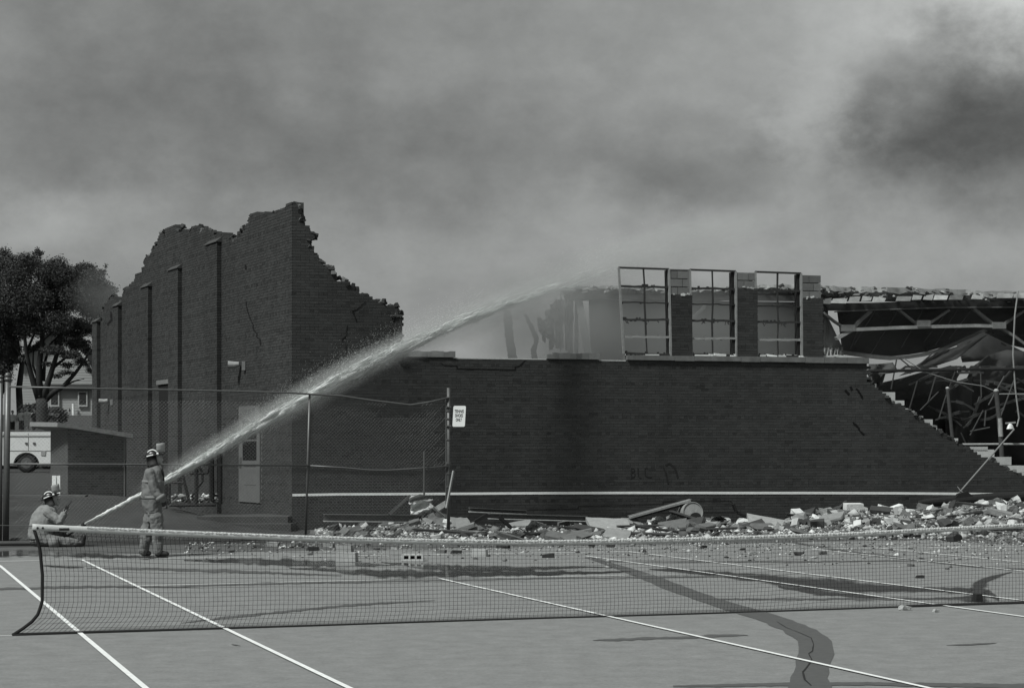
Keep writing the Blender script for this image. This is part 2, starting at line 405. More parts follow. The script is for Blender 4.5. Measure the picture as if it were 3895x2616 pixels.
BL, BH, BJ = .203, .0577, .010
COURSE = BH + BJ
def lay(P0, D, Nn, poly, z0, z1, s0, s1, seed, depth=.30, ragged=0):
    """courses of bricks inside a polygon of (s, z); returns brick records and a core mesh builder"""
    r = random.Random(seed); rec = []; core = MB()
    k = 0; z = z0
    while z < z1:
        hdr = (k % 6 == 3); ln = .0965 if hdr else BL
        s = s0 + (0 if hdr else (-.1065 if k % 2 else 0)); run = None; zc = z + COURSE / 2
        while s < s1 + .2:
            a, b = max(s, s0), min(s + ln, s1)
            rg_ = ragged and (z > ragged or (a > 14.6 and ragged < 5)); jg = r.gauss(0, .02) if rg_ else 0
            if rg_ and b - a > .15 and not inpoly((a + b) / 2 + jg, zc, poly):
                if inpoly(a + .05, zc, poly): b = a + r.uniform(.07, .12)
                elif inpoly(b - .05, zc, poly): a = b - r.uniform(.07, .12)
            if b - a > .04 and inpoly((a + b) / 2 + jg, zc, poly):
                tn = r.uniform(.87, 1.13) * (r.uniform(.7, 1.1) if hdr else 1) * (.75 if r.random() < .03 else 1)
                rec.append((P0, D, Nn, a, b, z + BJ / 2, r.uniform(-.0035, .003), tn))
                run = (a - BJ / 2, b + BJ / 2) if run is None else (run[0], b + BJ / 2)
            elif run is not None:
                corebox(core, P0, D, Nn, run, z, depth); run = None
            s += ln + BJ
        if run is not None: corebox(core, P0, D, Nn, run, z, depth)
        z += COURSE; k += 1
    return rec, core
def corebox(core, P0, D, Nn, run, z, depth):
    run = (max(run[0], .03), run[1])
    if run[1] - run[0] < .02: return
    c = P0 + D * (run[0] + run[1]) / 2 - Nn * (.007 + depth / 2) + Vector((0, 0, z + COURSE / 2))
    R = Matrix((D, -Nn, Vector((0, 0, 1)))).transposed()
    core.box(c, (run[1] - run[0], depth, COURSE), R)
def brickbox(mb, b):
    P0, D, Nn, a, e, z, o, tn = b
    p = lambda s, n, zz: P0 + D * s + Nn * n + Vector((0, 0, zz))
    mb.add([p(a, o, z), p(e, o, z), p(e, o, z + BH), p(a, o, z + BH), p(a, -.09, z), p(e, -.09, z), p(e, -.09, z + BH), p(a, -.09, z + BH)],
           [(0, 1, 2, 3), (1, 5, 6, 2), (4, 0, 3, 7), (3, 2, 6, 7), (4, 5, 1, 0)], tn)
BRICKS = []
for i in range(8):
    mb = MB(); mb.box((0, .045, 0), (BL, .09, BH), None, .78 + .06 * i); BRICKS.append(mb.mesh('brick', m_brick))
def place_bricks(rec, parent, nsingle, score, stuffname='brickwork'):
    """the bricks that show largest become objects of their own, the rest one joined part"""
    order = sorted(range(len(rec)), key=lambda i: score(rec[i])); single = set(order[:nsingle]); mb = MB()
    for i, b in enumerate(rec):
        if i in single:
            P0, D, Nn, a, e, z, o, tn = b
            ob = bpy.data.objects.new('brick', BRICKS[min(7, max(0, int((tn - .75) / .06)))]); COL.objects.link(ob)
            ob.parent = parent
            ob.matrix_local = Matrix.Translation(P0 + D * (a + e) / 2 + Nn * o + Vector((0, 0, z + BH / 2))) @ Matrix.Rotation(math.atan2(D.y, D.x) if Nn.cross(D).z > 0 else math.atan2(-D.y, -D.x), 4, 'Z') @ Matrix.Diagonal(((e - a) / BL, 1, 1, 1))
        else: brickbox(mb, b)
    o = mb.build(stuffname, m_brick, parent); o['kind'] = 'stuff'
    return o
bcen = lambda b: b[0] + b[1] * (b[3] + b[4]) / 2 + Vector((0, 0, b[5]))

gym = thing('burnt_gymnasium', (C0.x, C0.y, 0), 'roofless burnt-out brick gymnasium with broken stepped walls and bare window frames', 'building')
def crumble(pts, lo, hi, seed, amp=7):
    """roughen the broken part (indices lo..hi) of a wall outline"""
    r = random.Random(seed); out = []
    for i, (a, b) in enumerate(zip(pts, pts[1:] + pts[:1])):
        out.append(a)
        if lo <= i < hi:
            L_ = math.hypot(b[0] - a[0], b[1] - a[1]); k = int(L_ / 11)
            for j in range(1, k): out.append((lerp(a[0], b[0], j / k) + r.gauss(0, amp * .7), lerp(a[1], b[1], j / k) + r.gauss(0, amp)))
    return out
def loose(poly3, seed, n, parent, nrm):
    """broken bricks and mortar lumps left lying along a broken edge"""
    r = random.Random(seed); mb = MB(); seg = list(zip(poly3, poly3[1:]))
    for _ in range(n):
        a, b = r.choice(seg); c = lerp(a, b, r.random()) - nrm * r.uniform(.02, .26) + Vector((0, 0, r.uniform(-.03, .05)))
        R = Matrix.Rotation(r.uniform(0, 6.3), 3, 'Z') @ Matrix.Rotation(r.gauss(0, .4), 3, 'X') @ Matrix.Rotation(r.gauss(0, .4), 3, 'Y'); q_ = r.uniform(.4, 1.0)
        mb.box(c, (.2 * q_, .1 * r.uniform(.7, 1.3), .07 * r.uniform(.6, 1.6)), R, r.choice((.5, .7, .9, 1.1, 1.1, 3.0)), r.uniform(.7, 1))
    o = mb.build('broken_bricks', m_brick, parent); o['kind'] = 'stuff'
# front wall
FPX = [(1110, 2060), (1110, 776), (1128, 775), (1138, 790), (1143, 806), (1150, 830), (1150, 845), (1158, 862), (1176, 880), (1196, 893), (1196, 905), (1176, 914), (1180, 935),
       (1185, 965), (1208, 970), (1215, 990), (1235, 1005), (1262, 1020), (1268, 1045), (1285, 1060), (1310, 1065), (1325, 1085), (1350, 1092), (1357, 1105), (1385, 1120),
       (1410, 1130), (1425, 1143), (1460, 1150), (1470, 1158), (1510, 1164), (1512, 1192), (1525, 1197), (1525, 1356), (1731, 1362), (2001, 1365), (2382, 1372), (3059, 1383), (3303, 1386),
       (3304, 1450), (3318, 1456), (3345, 1492), (3400, 1530), (3450, 1555), (3500, 1590), (3560, 1627), (3600, 1655), (3650, 1690), (3700, 1715), (3760, 1745), (3830, 1780), (3895, 1812), (4180, 1960), (4180, 2060)]
FPXr = crumble(FPX, 1, 31, 5)
FPOLY = [fw(x, y) for x, y in FPXr]
FPOLY = [(s, min(z, 99)) for s, z in FPOLY]
s_end = fw(4180, 1960)[0]
FPOLY[0] = (-.02, -.2); FPOLY[-1] = (s_end, -.2); FPOLY[1] = (-.02, FPOLY[1][1])
recF, coreF = lay(C0, DF, NF, FPOLY, 0, 9, 0, s_end, 11, ragged=4.6)
wallF = coreF.build('front_wall', m_mortar, gym)
def scoreF(b):
    c = bcen(b); z = c.z
    return (c - Vector((0, 0, CH))).length + (100 if z < 1.35 or z > 3.7 else 0)
place_bricks(recF, wallF, 150, scoreF)
# side wall
SPX = [(1108, 2060), (1108, 776), (1070, 795), (1030, 815), (957, 812), (945, 835), (940, 850), (920, 870), (908, 890), (897, 905), (883, 918), (870, 902), (850, 897), (815, 893), (805, 885), (785, 880), (765, 875),
       (748, 860), (720, 875), (700, 885), (680, 882), (670, 862), (645, 865), (625, 880), (607, 890), (600, 905), (588, 940), (575, 950), (570, 970), (550, 985), (540, 1025), (515, 1040), (513, 1060), (500, 1072),
       (497, 1085), (475, 1095), (468, 1105), (462, 1155), (445, 1152), (430, 1130), (413, 1132), (395, 1175), (385, 1190), (372, 1215), (357, 1225), (356, 2000)]
SPXr = crumble(SPX, 1, 44, 6)
SPOLY = [sw(x, y) for x, y in SPXr]
SPOLY[0] = (.0, -.2); SPOLY[1] = (0, SPOLY[1][1]); SPOLY[-1] = (SPOLY[-2][0], -.2)
ss_end = SPOLY[-1][0]
# the two door openings
def rect_s(x0, x1, y0, y1):
    a, b = sw(x0, y0), sw(x1, y1); return (min(a[0], b[0]), max(a[0], b[0]), min(a[1], b[1]), max(a[1], b[1]))
D1 = rect_s(912, 992, 1548, 1912); D2 = rect_s(606, 664, 1452, 1900)
recS, coreS = lay(C0, DS, NS, SPOLY, 0, 10.5, .0, ss_end, 12, ragged=5.2)
cut = lambda b: any(d[0] < (b[3] + b[4]) / 2 < d[1] and d[2] < b[5] < d[3] for d in (D1, D2))
recS = [b for b in recS if not cut(b)]
wallS = coreS.build('side_wall', m_mortar, gym)
place_bricks(recS, wallS, 130, lambda b: (bcen(b) - Vector((0, 0, CH))).length + (100 if not 2.6 < bcen(b).z < 6.5 else 0))
loose([fwp(*p) for p in FPX[2:32]], 3, 75, wallF, NF); loose([swp(*p) for p in SPX[1:45]], 4, 150, wallS, NS); loose([fwp(*p) for p in FPX[38:51]], 9, 60, wallF, NF)
# pilasters of the side wall: (cap left x, cap right x, cap row)
m_cap = mat('pilaster cap stone', .06, .9, 8, .3)
for i, (xa, xb, yc) in enumerate([(796, 842, 936), (655, 692, 1032), (549, 578, 1098), (443, 463, 1168), (364, 382, 1228)]):
    s1, z1 = sw(xa, yc); s0, _ = sw(xb, yc)
    w = s1 - s0; PJ = .12
    P0 = C0 + DS * s0
    poly = [(0, -.1), (w, -.1), (w, z1), (0, z1)]
    r1, c1 = lay(P0 + NS * PJ, DS, NS, poly, 0, z1, 0, w, 50 + i, PJ)
    ns = -DS
    P1 = P0 + ns * .0
    r2, c2 = lay(P0, NS, ns, [(.0, -.1), (PJ, -.1), (PJ, z1), (.0, z1)], 0, z1, 0, PJ, 60 + i, .05)
    pil = c1.build('pilaster', m_mortar, gym)
    mb = MB()
    for b in r1 + r2: brickbox(mb, b)
    o = mb.build('brickwork', m_brick, pil); o['kind'] = 'stuff'
    cp = MB(); a0, a1 = P0 - DS * .03, P0 + DS * (w + .03); zz = Vector((0, 0, z1)); up = Vector((0, 0, .13))
    f = NS * (PJ + .03)
    cp.add([a0 + zz, a1 + zz, a1 + zz + f, a0 + zz + f, a0 + zz + up, a1 + zz + up, a1 + zz + f + up * .15, a0 + zz + f + up * .15],
           [(0, 1, 2, 3), (7, 6, 5, 4), (3, 2, 6, 7), (0, 3, 7, 4), (1, 0, 4, 5), (2, 1, 5, 6)])
    cp.build('cap', m_cap, pil)
# end pier of the high front wall
s0, z0 = fw(1500, 1205); s1, z1 = fw(1526, 1352)
mb = MB(); Rf = Matrix((DF, -NF, Vector((0, 0, 1)))).transposed()
mb.box(C0 + DF * ((s0 + s1) / 2) + NF * .07 + Vector((0, 0, (z0 + z1) / 2)), (s1 - s0, .14, z0 - z1), Rf)
mb.build('end_pier', mat('dark pier brick', .03, .95, 6, .4), gym)  # pier in one even tone, darker than the wall brick
mb = MB(); mb.box(C0 + DF * (s0 + s1 - .1) / 2 + NF * .09 + Vector((0, 0, z0 + .02)), (s1 - s0 + .1, .19, .05), Rf); mb.build('pier_cap', m_cap, gym)
# torn backing blocks along the broken right end (inner wythe seen past the brick)
for (x0, x1, y0, y1) in [(3308, 3340, 1458, 1482), (3345, 3412, 1490, 1522), (3390, 3447, 1522, 1541), (3500, 3555, 1594, 1618), (3560, 3572, 1625, 1636), (3620, 3652, 1666, 1688), (3665, 3765, 1698, 1716), (3690, 3790, 1709, 1738),
                         (3780, 3855, 1737, 1768), (3840, 3905, 1770, 1797), (3900, 3980, 1795, 1825), (3440, 3462, 1552, 1562)]:
    a, b = fw(x0, y0), fw(x1, y1)
    mb = MB(); mb.box(C0 + DF * ((a[0] + b[0]) / 2 - .05) - NF * .2 + Vector((0, 0, (a[1] + b[1]) / 2)), (b[0] - a[0] + .1, .19, a[1] - b[1]), Rf, random.uniform(.9, 1.2)); mb.build('concrete_block', m_block, gym)
# coping fragments left on the low wall
for (x0, x1, y0, y1, tn) in [(1532, 1731, 1333, 1359, .32), (2080, 2278, 1341, 1367, .36)]:
    a, b = fw(x0, y0), fw(x1, y1)
    mb = MB(); n = 9
    for i in range(n):
        sa, sb = lerp(a[0], b[0], i / n), lerp(a[0], b[0], (i + 1) / n); hh = (a[1] - b[1]) * random.uniform(.86, 1.06) * (.75 if i == 0 else 1)
        mb.box(C0 + DF * (sa + sb) / 2 - NF * .12 + Vector((0, 0, b[1] + hh / 2)), (sb - sa, .32 + random.uniform(-.02, .02), hh), Rf, tn * random.uniform(.8, 1.25))
    mb.build('coping', m_block, gym)
# thin pale bed joint on top of the low wall
for xa, xb in ((1526, 1532), (1733, 2078), (2280, 2380)):
    a, b = fwp(xa, interp(xa, [(1526, 1356), (1731, 1362), (2001, 1365), (2382, 1372)])), fwp(xb, interp(xb, [(1526, 1356), (1731, 1362), (2001, 1365), (2382, 1372)]))
    mb = MB(); mb.bar(a - NF * .12, b - NF * .12, .25, .025, tone=.9); mb.build('bed_joint', m_block, gym)
# sill course under the windows
sx = [2383, 2564, 2639, 2815, 2888, 3059, 3132, 3218, 3302]
for i, (xa, xb) in enumerate(zip(sx, sx[1:])):
    yt, yb = lerp(1351, 1360, (xa - 2383) / 920), lerp(1371, 1384, (xa - 2383) / 920)
    a, b = fw(xa + 1.2, yt), fw(xb, yb)
    mb = MB(); mb.box(C0 + DF * (a[0] + b[0]) / 2 - NF * .12 + Vector((0, 0, (a[1] + b[1]) / 2)), (b[0] - a[0], .36, a[1] - b[1]), Rf); mb.build('sill', m_sill, gym)
    if i in (0, 2, 4, 6):
        mb = MB(); sa = a[0] + .03
        while sa < b[0] - .1:
            wd_ = random.uniform(.12, .4); mb.box(C0 + DF * (sa + wd_ / 2) - NF * random.uniform(.06, .14) + Vector((0, 0, a[1] + random.uniform(.012, .035))), (wd_, random.uniform(.1, .18), random.uniform(.03, .07)), Rf @ Matrix.Rotation(random.uniform(-.12, .12), 3, 'Y'), random.uniform(.9, 1.7)); sa += wd_ * random.uniform(.8, 1.3)
        o = mb.build('mortar_debris', m_block, gym); o['kind'] = 'stuff'
# piers with block backing on top
for (bx0, bx1, by0, by1, kx0, kx1, ky0) in [(2557, 2633, 1118, 1353, 2549, 2627, 1021), (2806, 2882, 1093, 1356, 2806, 2875, 1032), (3056, 3132, 1133, 1359, 3052, 3125, 1039)]:
    a, b = fw(bx0, by0), fw(bx1, by1); P0 = C0 + DF * a[0]
    rr, cc = lay(P0, DF, NF, [(0, b[1]), (b[0] - a[0], b[1]), (b[0] - a[0], a[1]), (0, a[1])], b[1] + .004, a[1] - .03, 0, b[0] - a[0], bx0, .2)
    pier = cc.build('pier', m_mortar, gym)
    mb = MB(); [brickbox(mb, q_) for q_ in rr]
    r2, c2 = lay(P0 + DF * (b[0] - a[0]) - NF * .2, NF, DF, [(0, b[1]), (.19, b[1]), (.19, a[1]), (0, a[1])], b[1] + .004, a[1] - .03, 0, .19, bx1, .02)
    [brickbox(mb, q_) for q_ in r2]
    o = mb.build('brickwork', m_brick, pier); o['kind'] = 'stuff'
    k0, k1 = fw(kx0, ky0), fw(kx1, by0); zz = k1[1] - .02; row = 0
    while zz < k0[1] - .03:
        hh = min(.193, k0[1] - zz); cuts = [k0[0], lerp(k0[0], k1[0], .62 if row % 2 else .38), k1[0]]
        for sa, sb in zip(cuts, cuts[1:]):
            m2 = MB(); m2.box(C0 + DF * (sa + sb) / 2 - NF * (.13 + random.uniform(0, .015)) + Vector((0, 0, zz + hh / 2 - .004)), (sb - sa - .012, .2, hh - .012), Rf, random.uniform(.2, .32)); m2.build('concrete_block', m_block, pier)
        zz += .2; row += 1
    m2 = MB()
    for _ in range(9): m2.box(C0 + DF * random.uniform(a[0] + .05, b[0] - .05) - NF * random.uniform(.0, .1) + Vector((0, 0, a[1] + random.uniform(-.02, .03))), (random.uniform(.03, .1), .05, random.uniform(.02, .06)), Rf @ Matrix.Rotation(random.uniform(-.5, .5), 3, 'Y'), random.uniform(.6, 1.1))
    o = m2.build('broken_edge', m_block, pier); o['kind'] = 'stuff'
# steel window frames
def wbar(w, name, p, q_, wd_, dep, tn, wob=0, debris=0):
    mb = MB(); n = 7 if wob else 1
    pts = [p.lerp(q_, i / n) + Vector((0, 0, random.uniform(-wob, wob) if 0 < i < n else 0)) for i in range(n + 1)]
    for a, b in zip(pts, pts[1:]): mb.bar(a, b, dep, wd_, tone=tn)
    for _ in range(debris):
        c = p.lerp(q_, random.random()); mb.box(c + Vector((0, 0, random.choice((-1, 1)) * wd_ * .7)), (random.uniform(.02, .06), .03, random.uniform(.015, .05)), None, tn * .5)
    return mb.build(name, m_steel2 if tn > 1.2 else m_steel, w)
WINS = [((2356, 1017), (2547, 1023), (2375, 1345), (2554, 1353), [1087, 1149, 1214, 1280], (2450, 2464)),
        ((2627, 1025), (2801, 1031), (2634, 1350), (2805, 1356), [1095, 1155, 1218, 1286], (2712, 2714)),
        ((2876, 1033), (3050, 1039), (2883, 1354), (3053, 1359), [1102, 1163, 1224, 1292], (2961, 2963))]
for wi, (tl, tr, bl, br, rows, mul) in enumerate(WINS):
    o0 = -.06
    w = MB(); w.bar(fwp(*tl, o0), fwp(*tr, o0), .05, .045, tone=1.0); w = w.build('window_frame', m_steel, gym)
    wbar(w, 'jamb', fwp(*tl, o0 + .003), fwp(*bl, o0 + .003), .05, .05, 1.4)
    mb = MB(); mb.bar(fwp(*tr, o0), fwp(*br, o0), .06, .055, up=DF, tone=1.5); mb.build('jamb', m_steel2, w)
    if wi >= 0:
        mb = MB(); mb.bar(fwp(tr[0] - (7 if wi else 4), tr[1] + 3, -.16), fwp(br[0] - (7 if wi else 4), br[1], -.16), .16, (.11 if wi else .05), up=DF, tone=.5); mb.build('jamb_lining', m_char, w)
    bot = [(bl[0] + 3, bl[1] - 3), (br[0] - 3, br[1] - 4)]
    wbar(w, 'bottom_rail', fwp(*bot[0], o0), fwp(*bot[1], o0), .05, .05, .9, .006, 14)
    for i, y in enumerate(rows):
        t = (y - tl[1]) / (bl[1] - tl[1]); xa, xb = lerp(tl[0], bl[0], t), lerp(tr[0], br[0], t); dy = (tr[1] - tl[1]) * (1 - t)
        wbar(w, 'transom', fwp(xa, y, o0 + .001), fwp(xb, y + dy, o0 + .001), .028 if i == 1 else .05, .035, (.9, .7, 1.0, 1.6)[i], .012, 9 if i != 1 else 2)
    mb = MB(); ym = (tl[1] + tr[1]) / 2
    pts = [fwp(lerp(mul[0], mul[1], t) + random.uniform(-2, 2) * (0 < t < 1), lerp(ym, bl[1], t), o0 + .002) for t in (0, .2, .4, .6, .8, 1)]
    for a, b in zip(pts, pts[1:]): mb.bar(a, b, .03, random.uniform(.03, .045), up=DF, tone=1.0)
    mb.build('mullion', m_steel, w)
    for _ in range(4):
        mb = MB(); x0 = random.uniform(tl[0] + 20, tr[0] - 20); y0 = rows[2] + 3
        mb.tube([fwp(x0, y0, -.05), fwp(x0 + random.uniform(-6, 6), y0 + 6, -.04), fwp(x0 + random.uniform(-8, 8), y0 + random.uniform(8, 16), -.04)], .012, 5)
        mb.build('melted_scrap', m_steel, w)
# painted line and graffiti on the front wall, cracks
def wallstroke(name, pts, wpx, m, plane=fwp, out=.0065, parent=None, jag=0, seed=0):
    r = random.Random(seed); mb = MB()
    if jag:
        q_ = []
        for (x0, y0), (x1, y1) in zip(pts, pts[1:]):
            k = max(1, int(math.hypot(x1 - x0, y1 - y0) / jag)); q_ += [(lerp(x0, x1, i / k) + r.uniform(-jag, jag) * .35, lerp(y0, y1, i / k) + r.uniform(-jag, jag) * .25) for i in range(k)]
        pts = q_ + [pts[-1]]
    for i, ((x0, y0), (x1, y1)) in enumerate(zip(pts, pts[1:])):
        dx, dy = x1 - x0, y1 - y0; L = math.hypot(dx, dy) or 1; w = wpx / 2 * (r.uniform(.6, 1.3) if jag else 1); nx, ny = -dy / L * w, dx / L * w; ex, ey = dx / L * w * .5, dy / L * w * .5
        mb.add([plane(x0 + nx - ex, y0 + ny - ey, out + .0003 * (i % 3)), plane(x1 + nx + ex, y1 + ny + ey, out + .0003 * (i % 3)), plane(x1 - nx + ex, y1 - ny + ey, out + .0003 * (i % 3)), plane(x0 - nx - ex, y0 - ny - ey, out + .0003 * (i % 3))], [(0, 1, 2, 3)])
    return mb.build(name, m, parent or wallF)
m_wl = mat('white wall line', .74, .9, 9, .16, .3, 60)
wl = [(1112, 1882), (1300, 1879), (1500, 1878), (1730, 1877), (2000, 1875), (2400, 1873.5), (2800, 1874), (3100, 1874), (3400, 1875), (3650, 1877), (3900, 1880), (4150, 1884)]
up_ = [fwp(x, y - 4.6, .007) for x, y in wl]; lo_ = [fwp(x, y + 4.6, .007) for x, y in wl]
mb = MB(); k = len(wl); mb.add(up_ + lo_, [(k + i, k + i + 1, i + 1, i) for i in range(k - 1)]); mb.build('painted_line', m_wl, wallF)
m_gra = mat('faded graffiti paint', .017, .8, 20, .3)
G = lambda x, y: (2200 + x * .257, 1700 + y * .257)
for st, w in (([(785, 310), (785, 455)], 4), ([(785, 312), (825, 318), (832, 345), (795, 372), (838, 395), (832, 430), (780, 458)], 3.4), ([(878, 308), (885, 430), (905, 455), (930, 455)], 3.4),
              ([(1010, 300), (985, 325), (985, 400), (1005, 435), (1060, 448), (1085, 440)], 3.6), ([(1255, 300), (1290, 370), (1310, 470), (1325, 540)], 5),
              ([(1290, 268), (1340, 240), (1400, 280), (1440, 340), (1462, 420), (1465, 450)], 6.5)):
    wallstroke('graffiti', [G(*p) for p in st], w, m_gra)
m_crk = mat('open crack', .006, 1)
for st, w, jg in (([(1392, 1148), (1378, 1160), (1355, 1178), (1340, 1185), (1350, 1210), (1356, 1222)], 4, 9), ([(1322, 1240), (1320, 1268), (1305, 1290), (1303, 1300)], 3, 9), ([(1318, 1310), (1310, 1370), (1304, 1400)], 2, 9),
                  ([(1692, 1390), (1738, 1392), (1738, 1402), (1958, 1406), (1960, 1396), (1978, 1390), (1990, 1378), (2000, 1370)], 4, 0), ([(1675, 1379), (1692, 1390)], 2, 0),
                  ([(3215, 1485), (3228, 1498)], 9, 0), ([(3235, 1472), (3240, 1482)], 9, 0), ([(3258, 1478), (3264, 1486), (3276, 1505), (3280, 1515)], 7, 5), ([(3245, 1607), (3262, 1622), (3272, 1640), (3285, 1652)], 6, 5),
                  ([(1980, 1938), (2198, 1934), (2200, 1924), (2435, 1920), (2520, 1916), (2522, 1908), (2640, 1905), (2780, 1905), (2790, 1920)], 1.8, 0)):
    wallstroke('crack', st, w, m_crk, out=.0075, jag=jg, seed=int(st[0][0]))
for st, w, jg in (([(935, 1145), (942, 1180), (950, 1205), (965, 1245), (985, 1290), (992, 1310)], 3.5, 12), ([(934, 1008), (935, 1022)], 6, 0), ([(421, 1185), (424, 1215), (410, 1235)], 7, 8)):
    wallstroke('crack', st, w, m_crk, swp, .0075, wallS, jg, int(st[0][0]))
# doors, lamps, downpipes of the side wall
def sbox(name, r, out, th, m, parent, inset=0):
    c = C0 + DS * (r[0] + r[1]) / 2 + NS * (out - th / 2) + Vector((0, 0, (r[2] + r[3]) / 2)); R = Matrix((DS, -NS, Vector((0, 0, 1)))).transposed()
    mb = MB(); mb.box(c, (r[1] - r[0] - inset, th, r[3] - r[2] - inset), R); return mb.build(name, m, parent)
m_door = mat('pale door paint', .11, .7, 6, .2)
frame = sbox('door', (D1[0], D1[1], D1[2], D1[3]), .03, .06, m_door, gym); frame['label'] = 'pale painted door with glazed top'
gl = rect_s(928, 980, 1600, 1750)
sbox('pane', (gl[0], gl[1], gl[2], lerp(gl[2], gl[3], .48)), .036, .01, mat('dark pane', .012, .2, 5, .2, spec=.5), frame)
sbox('pane', (gl[0], gl[1], lerp(gl[2], gl[3], .53), gl[3]), .036, .01, mat('dark pane', .012), frame)
for yy in (1772, 1842):
    h = rect_s(934, 978, yy, yy + 3); sbox('panel_groove', h, .034, .01, mat('groove', .03), frame)
h = rect_s(915, 923, 1738, 1776); sbox('lock_plate', h, .05, .03, m_galv, frame)
dk = sbox('doorway', D2, .012, .02, mat('dark doorway', .012, .9, 4, .3), gym); dk['label'] = 'tall black doorway with pale jamb'
jr = rect_s(660, 668, 1440, 1900); sbox('jamb', jr, .1, .12, mat('pale jamb', .15, .9, 6, .3), dk)
hd = rect_s(602, 668, 1448, 1456); sbox('lintel', hd, .06, .08, mat('pale jamb', .1), dk)
for (x, y) in ((915, 1388), (415, 1526)):
    c = swp(x, y, .16); mb = MB(); sc = 1 if x > 800 else .8
    mb.box(swp(x + 18 * sc, y + 3, .04), (.09, .09, .22 * sc)); lp = mb.build('wall_lamp', m_steel2, gym)
    mb = MB(); mb.tube([c + Vector((.12, 0, .02)), c, c - Vector((.16, .02, .0))], [.06, .085 * sc, .10 * sc], 12); mb.build('lamp_housing', mat('lamp housing', .3, .5), lp)
mb = MB()
# concrete stoop and steps below the pale door
m_conc = mat('old concrete', .06, .95, 5, .3, .3, 40)
st1 = thing('stoop', GP(930, 2022), 'low dark concrete stoop with two steps below the pale door', 'steps')
for i, (x0, x1, y0, y1, Ya) in enumerate([(745, 1092, 1965, 1992, 42.2), (735, 1106, 1992, 2019, 41.9)]):
    mb = MB(); a, b = PX(x0, y0, Ya), PX(x1, y1, Ya)
    zt = a.z; mb.box(((a.x + b.x) / 2, Ya + 1.0 + .15 * (1 - i), zt / 2), (b.x - a.x, 2.0, zt)); mb.build('step', m_conc, st1)

# ------------------------------------------------------------------ pipes by the side wall (broken handrail frame)
rl = thing('handrail', GP(720, 1985), 'bent black steel pipe handrails standing below the dark doorway', 'railing')
m_pipe = mat('black pipe', .014, .6, 10, .2)
for pts, r in ([[(645, 1915), (645, 1836), (690, 1836), (702, 1842), (712, 1880), (724, 1918)], .035], [[(747, 1920), (747, 1776)], .05], [[(722, 1800), (790, 1798), (797, 1770), (800, 1740)], .035], [[(758, 1772), (770, 1800), (770, 1830), (748, 1860), (728, 1890)], .03],
               [[(806, 1905), (804, 1700)], .06], [[(838, 1915), (838, 1720)], .05], [[(650, 1920), (820, 1918)], .045], [[(695, 1806), (712, 1870), (722, 1920)], .03], [[(632, 1915), (632, 1838)], .03]):
    mb = MB(); mb.tube([PX(x, y, 43.6) for x, y in pts], r, 7); mb.build('pipe', m_pipe, rl)
PLASTER = True

# ------------------------------------------------------------------ collapsed roof behind
RB = PX(2500, 1728, 60.0); RB.z = 0
def rfp(x, y, back=0.0):
    s, z = onplane(x, y, RB - NF * back, DF); return RB - NF * back + DF * s + Vector((0, 0, z))
roof = thing('collapsed_roof', (RB.x + 6, RB.y + 2, 0), 'sagging burnt flat roof on a buckled steel truss behind the window frames', 'roof')
TOP = [(2140, 1089), (2380, 1084), (2500, 1090), (2650, 1094), (2760, 1090), (2870, 1083), (3000, 1081), (3130, 1086), (3220, 1092), (3400, 1092), (3560, 1098), (3690, 1099), (3735, 1100), (3745, 1110), (3800, 1113), (3860, 1106), (3990, 1096)]
m_deck = mat('roof edge gravel stop', .16, .95, 2.2, .75, .6, 14, tone=True)
x = 2140
while x < 3990:
    w_ = random.uniform(38, 110); x1 = min(3990, x + w_)
    ya, yb = interp(x, TOP), interp(x1, TOP); th = 32 if x < 3050 else lerp(32, 48, min(1, (x - 3050) / 300))
    mb = MB(); n = 4; rows = []
    for j, (dy, bk) in enumerate(((0, .15), (th * .45, 0), (th, .12))):
        rows.append([rfp(lerp(x, x1, i / n), lerp(ya, yb, i / n) + dy + random.uniform(-4, 5) * (1 if j else .7), bk + random.uniform(0, .06)) for i in range(n + 1)])
    mb.sheet(rows, .3, -NF, random.uniform(.7, 1.4)); mb.build('roof_edge', m_deck, roof)
    x = x1 - 1.5 if x1 < 3990 else 4000
mb = MB(); gl_ = random.Random(21)
for _ in range(260):
    x = gl_.uniform(2150, 3980); c = rfp(x, interp(x, TOP) + gl_.uniform(2, 40 if x > 3050 else 26), gl_.uniform(-.12, .3)); q_ = gl_.uniform(.03, .10)
    mb.box(c, (q_ * 2.4, q_, q_ * .7), Matrix.Rotation(gl_.uniform(-.5, .5), 3, 'Y') @ Matrix.Rotation(gl_.uniform(-.8, .8), 3, 'Z'), gl_.choice((.3, .6, .9, 1.3, 1.7)), gl_.uniform(.5, 1))
o = mb.build('roofing_debris', m_deck, roof); o['kind'] = 'stuff'
mb = MB(); rows = []
for bk, dz in ((.25, .0), (4, -.05), (9, -.3)):
    rows.append([rfp(x, interp(x, TOP) + 14, bk) + Vector((0, 0, dz + .12 * mnoise.noise(Vector((x * .01, bk, 0))))) for x in range(2150, 4000, 70)])
mb.sheet(rows, .12, (0, 0, -1), .7); mb.build('roof_deck', m_char, roof)
x = 3120                                   # loose tiles curling off the roof edge
while x < 3890:
    w_ = random.uniform(34, 62); yy = lerp(1133, 1116, (x - 3120) / 700) + random.uniform(-3, 3)
    mb = MB(); tl_ = random.uniform(-3, 3)
    mb.sheet([[rfp(x + 4, yy + tl_, -.1), rfp(x + w_, yy - tl_, -.1)], [rfp(x - 2, yy + 18, -.32), rfp(x + w_ - 6, yy + 18 + tl_, -.3)]], .05, -NF, random.uniform(.6, 2.0)); mb.build('roof_tile', m_deck, roof)
    x += w_ + (random.uniform(1, 8) if random.random() < .6 else random.uniform(30, 70))
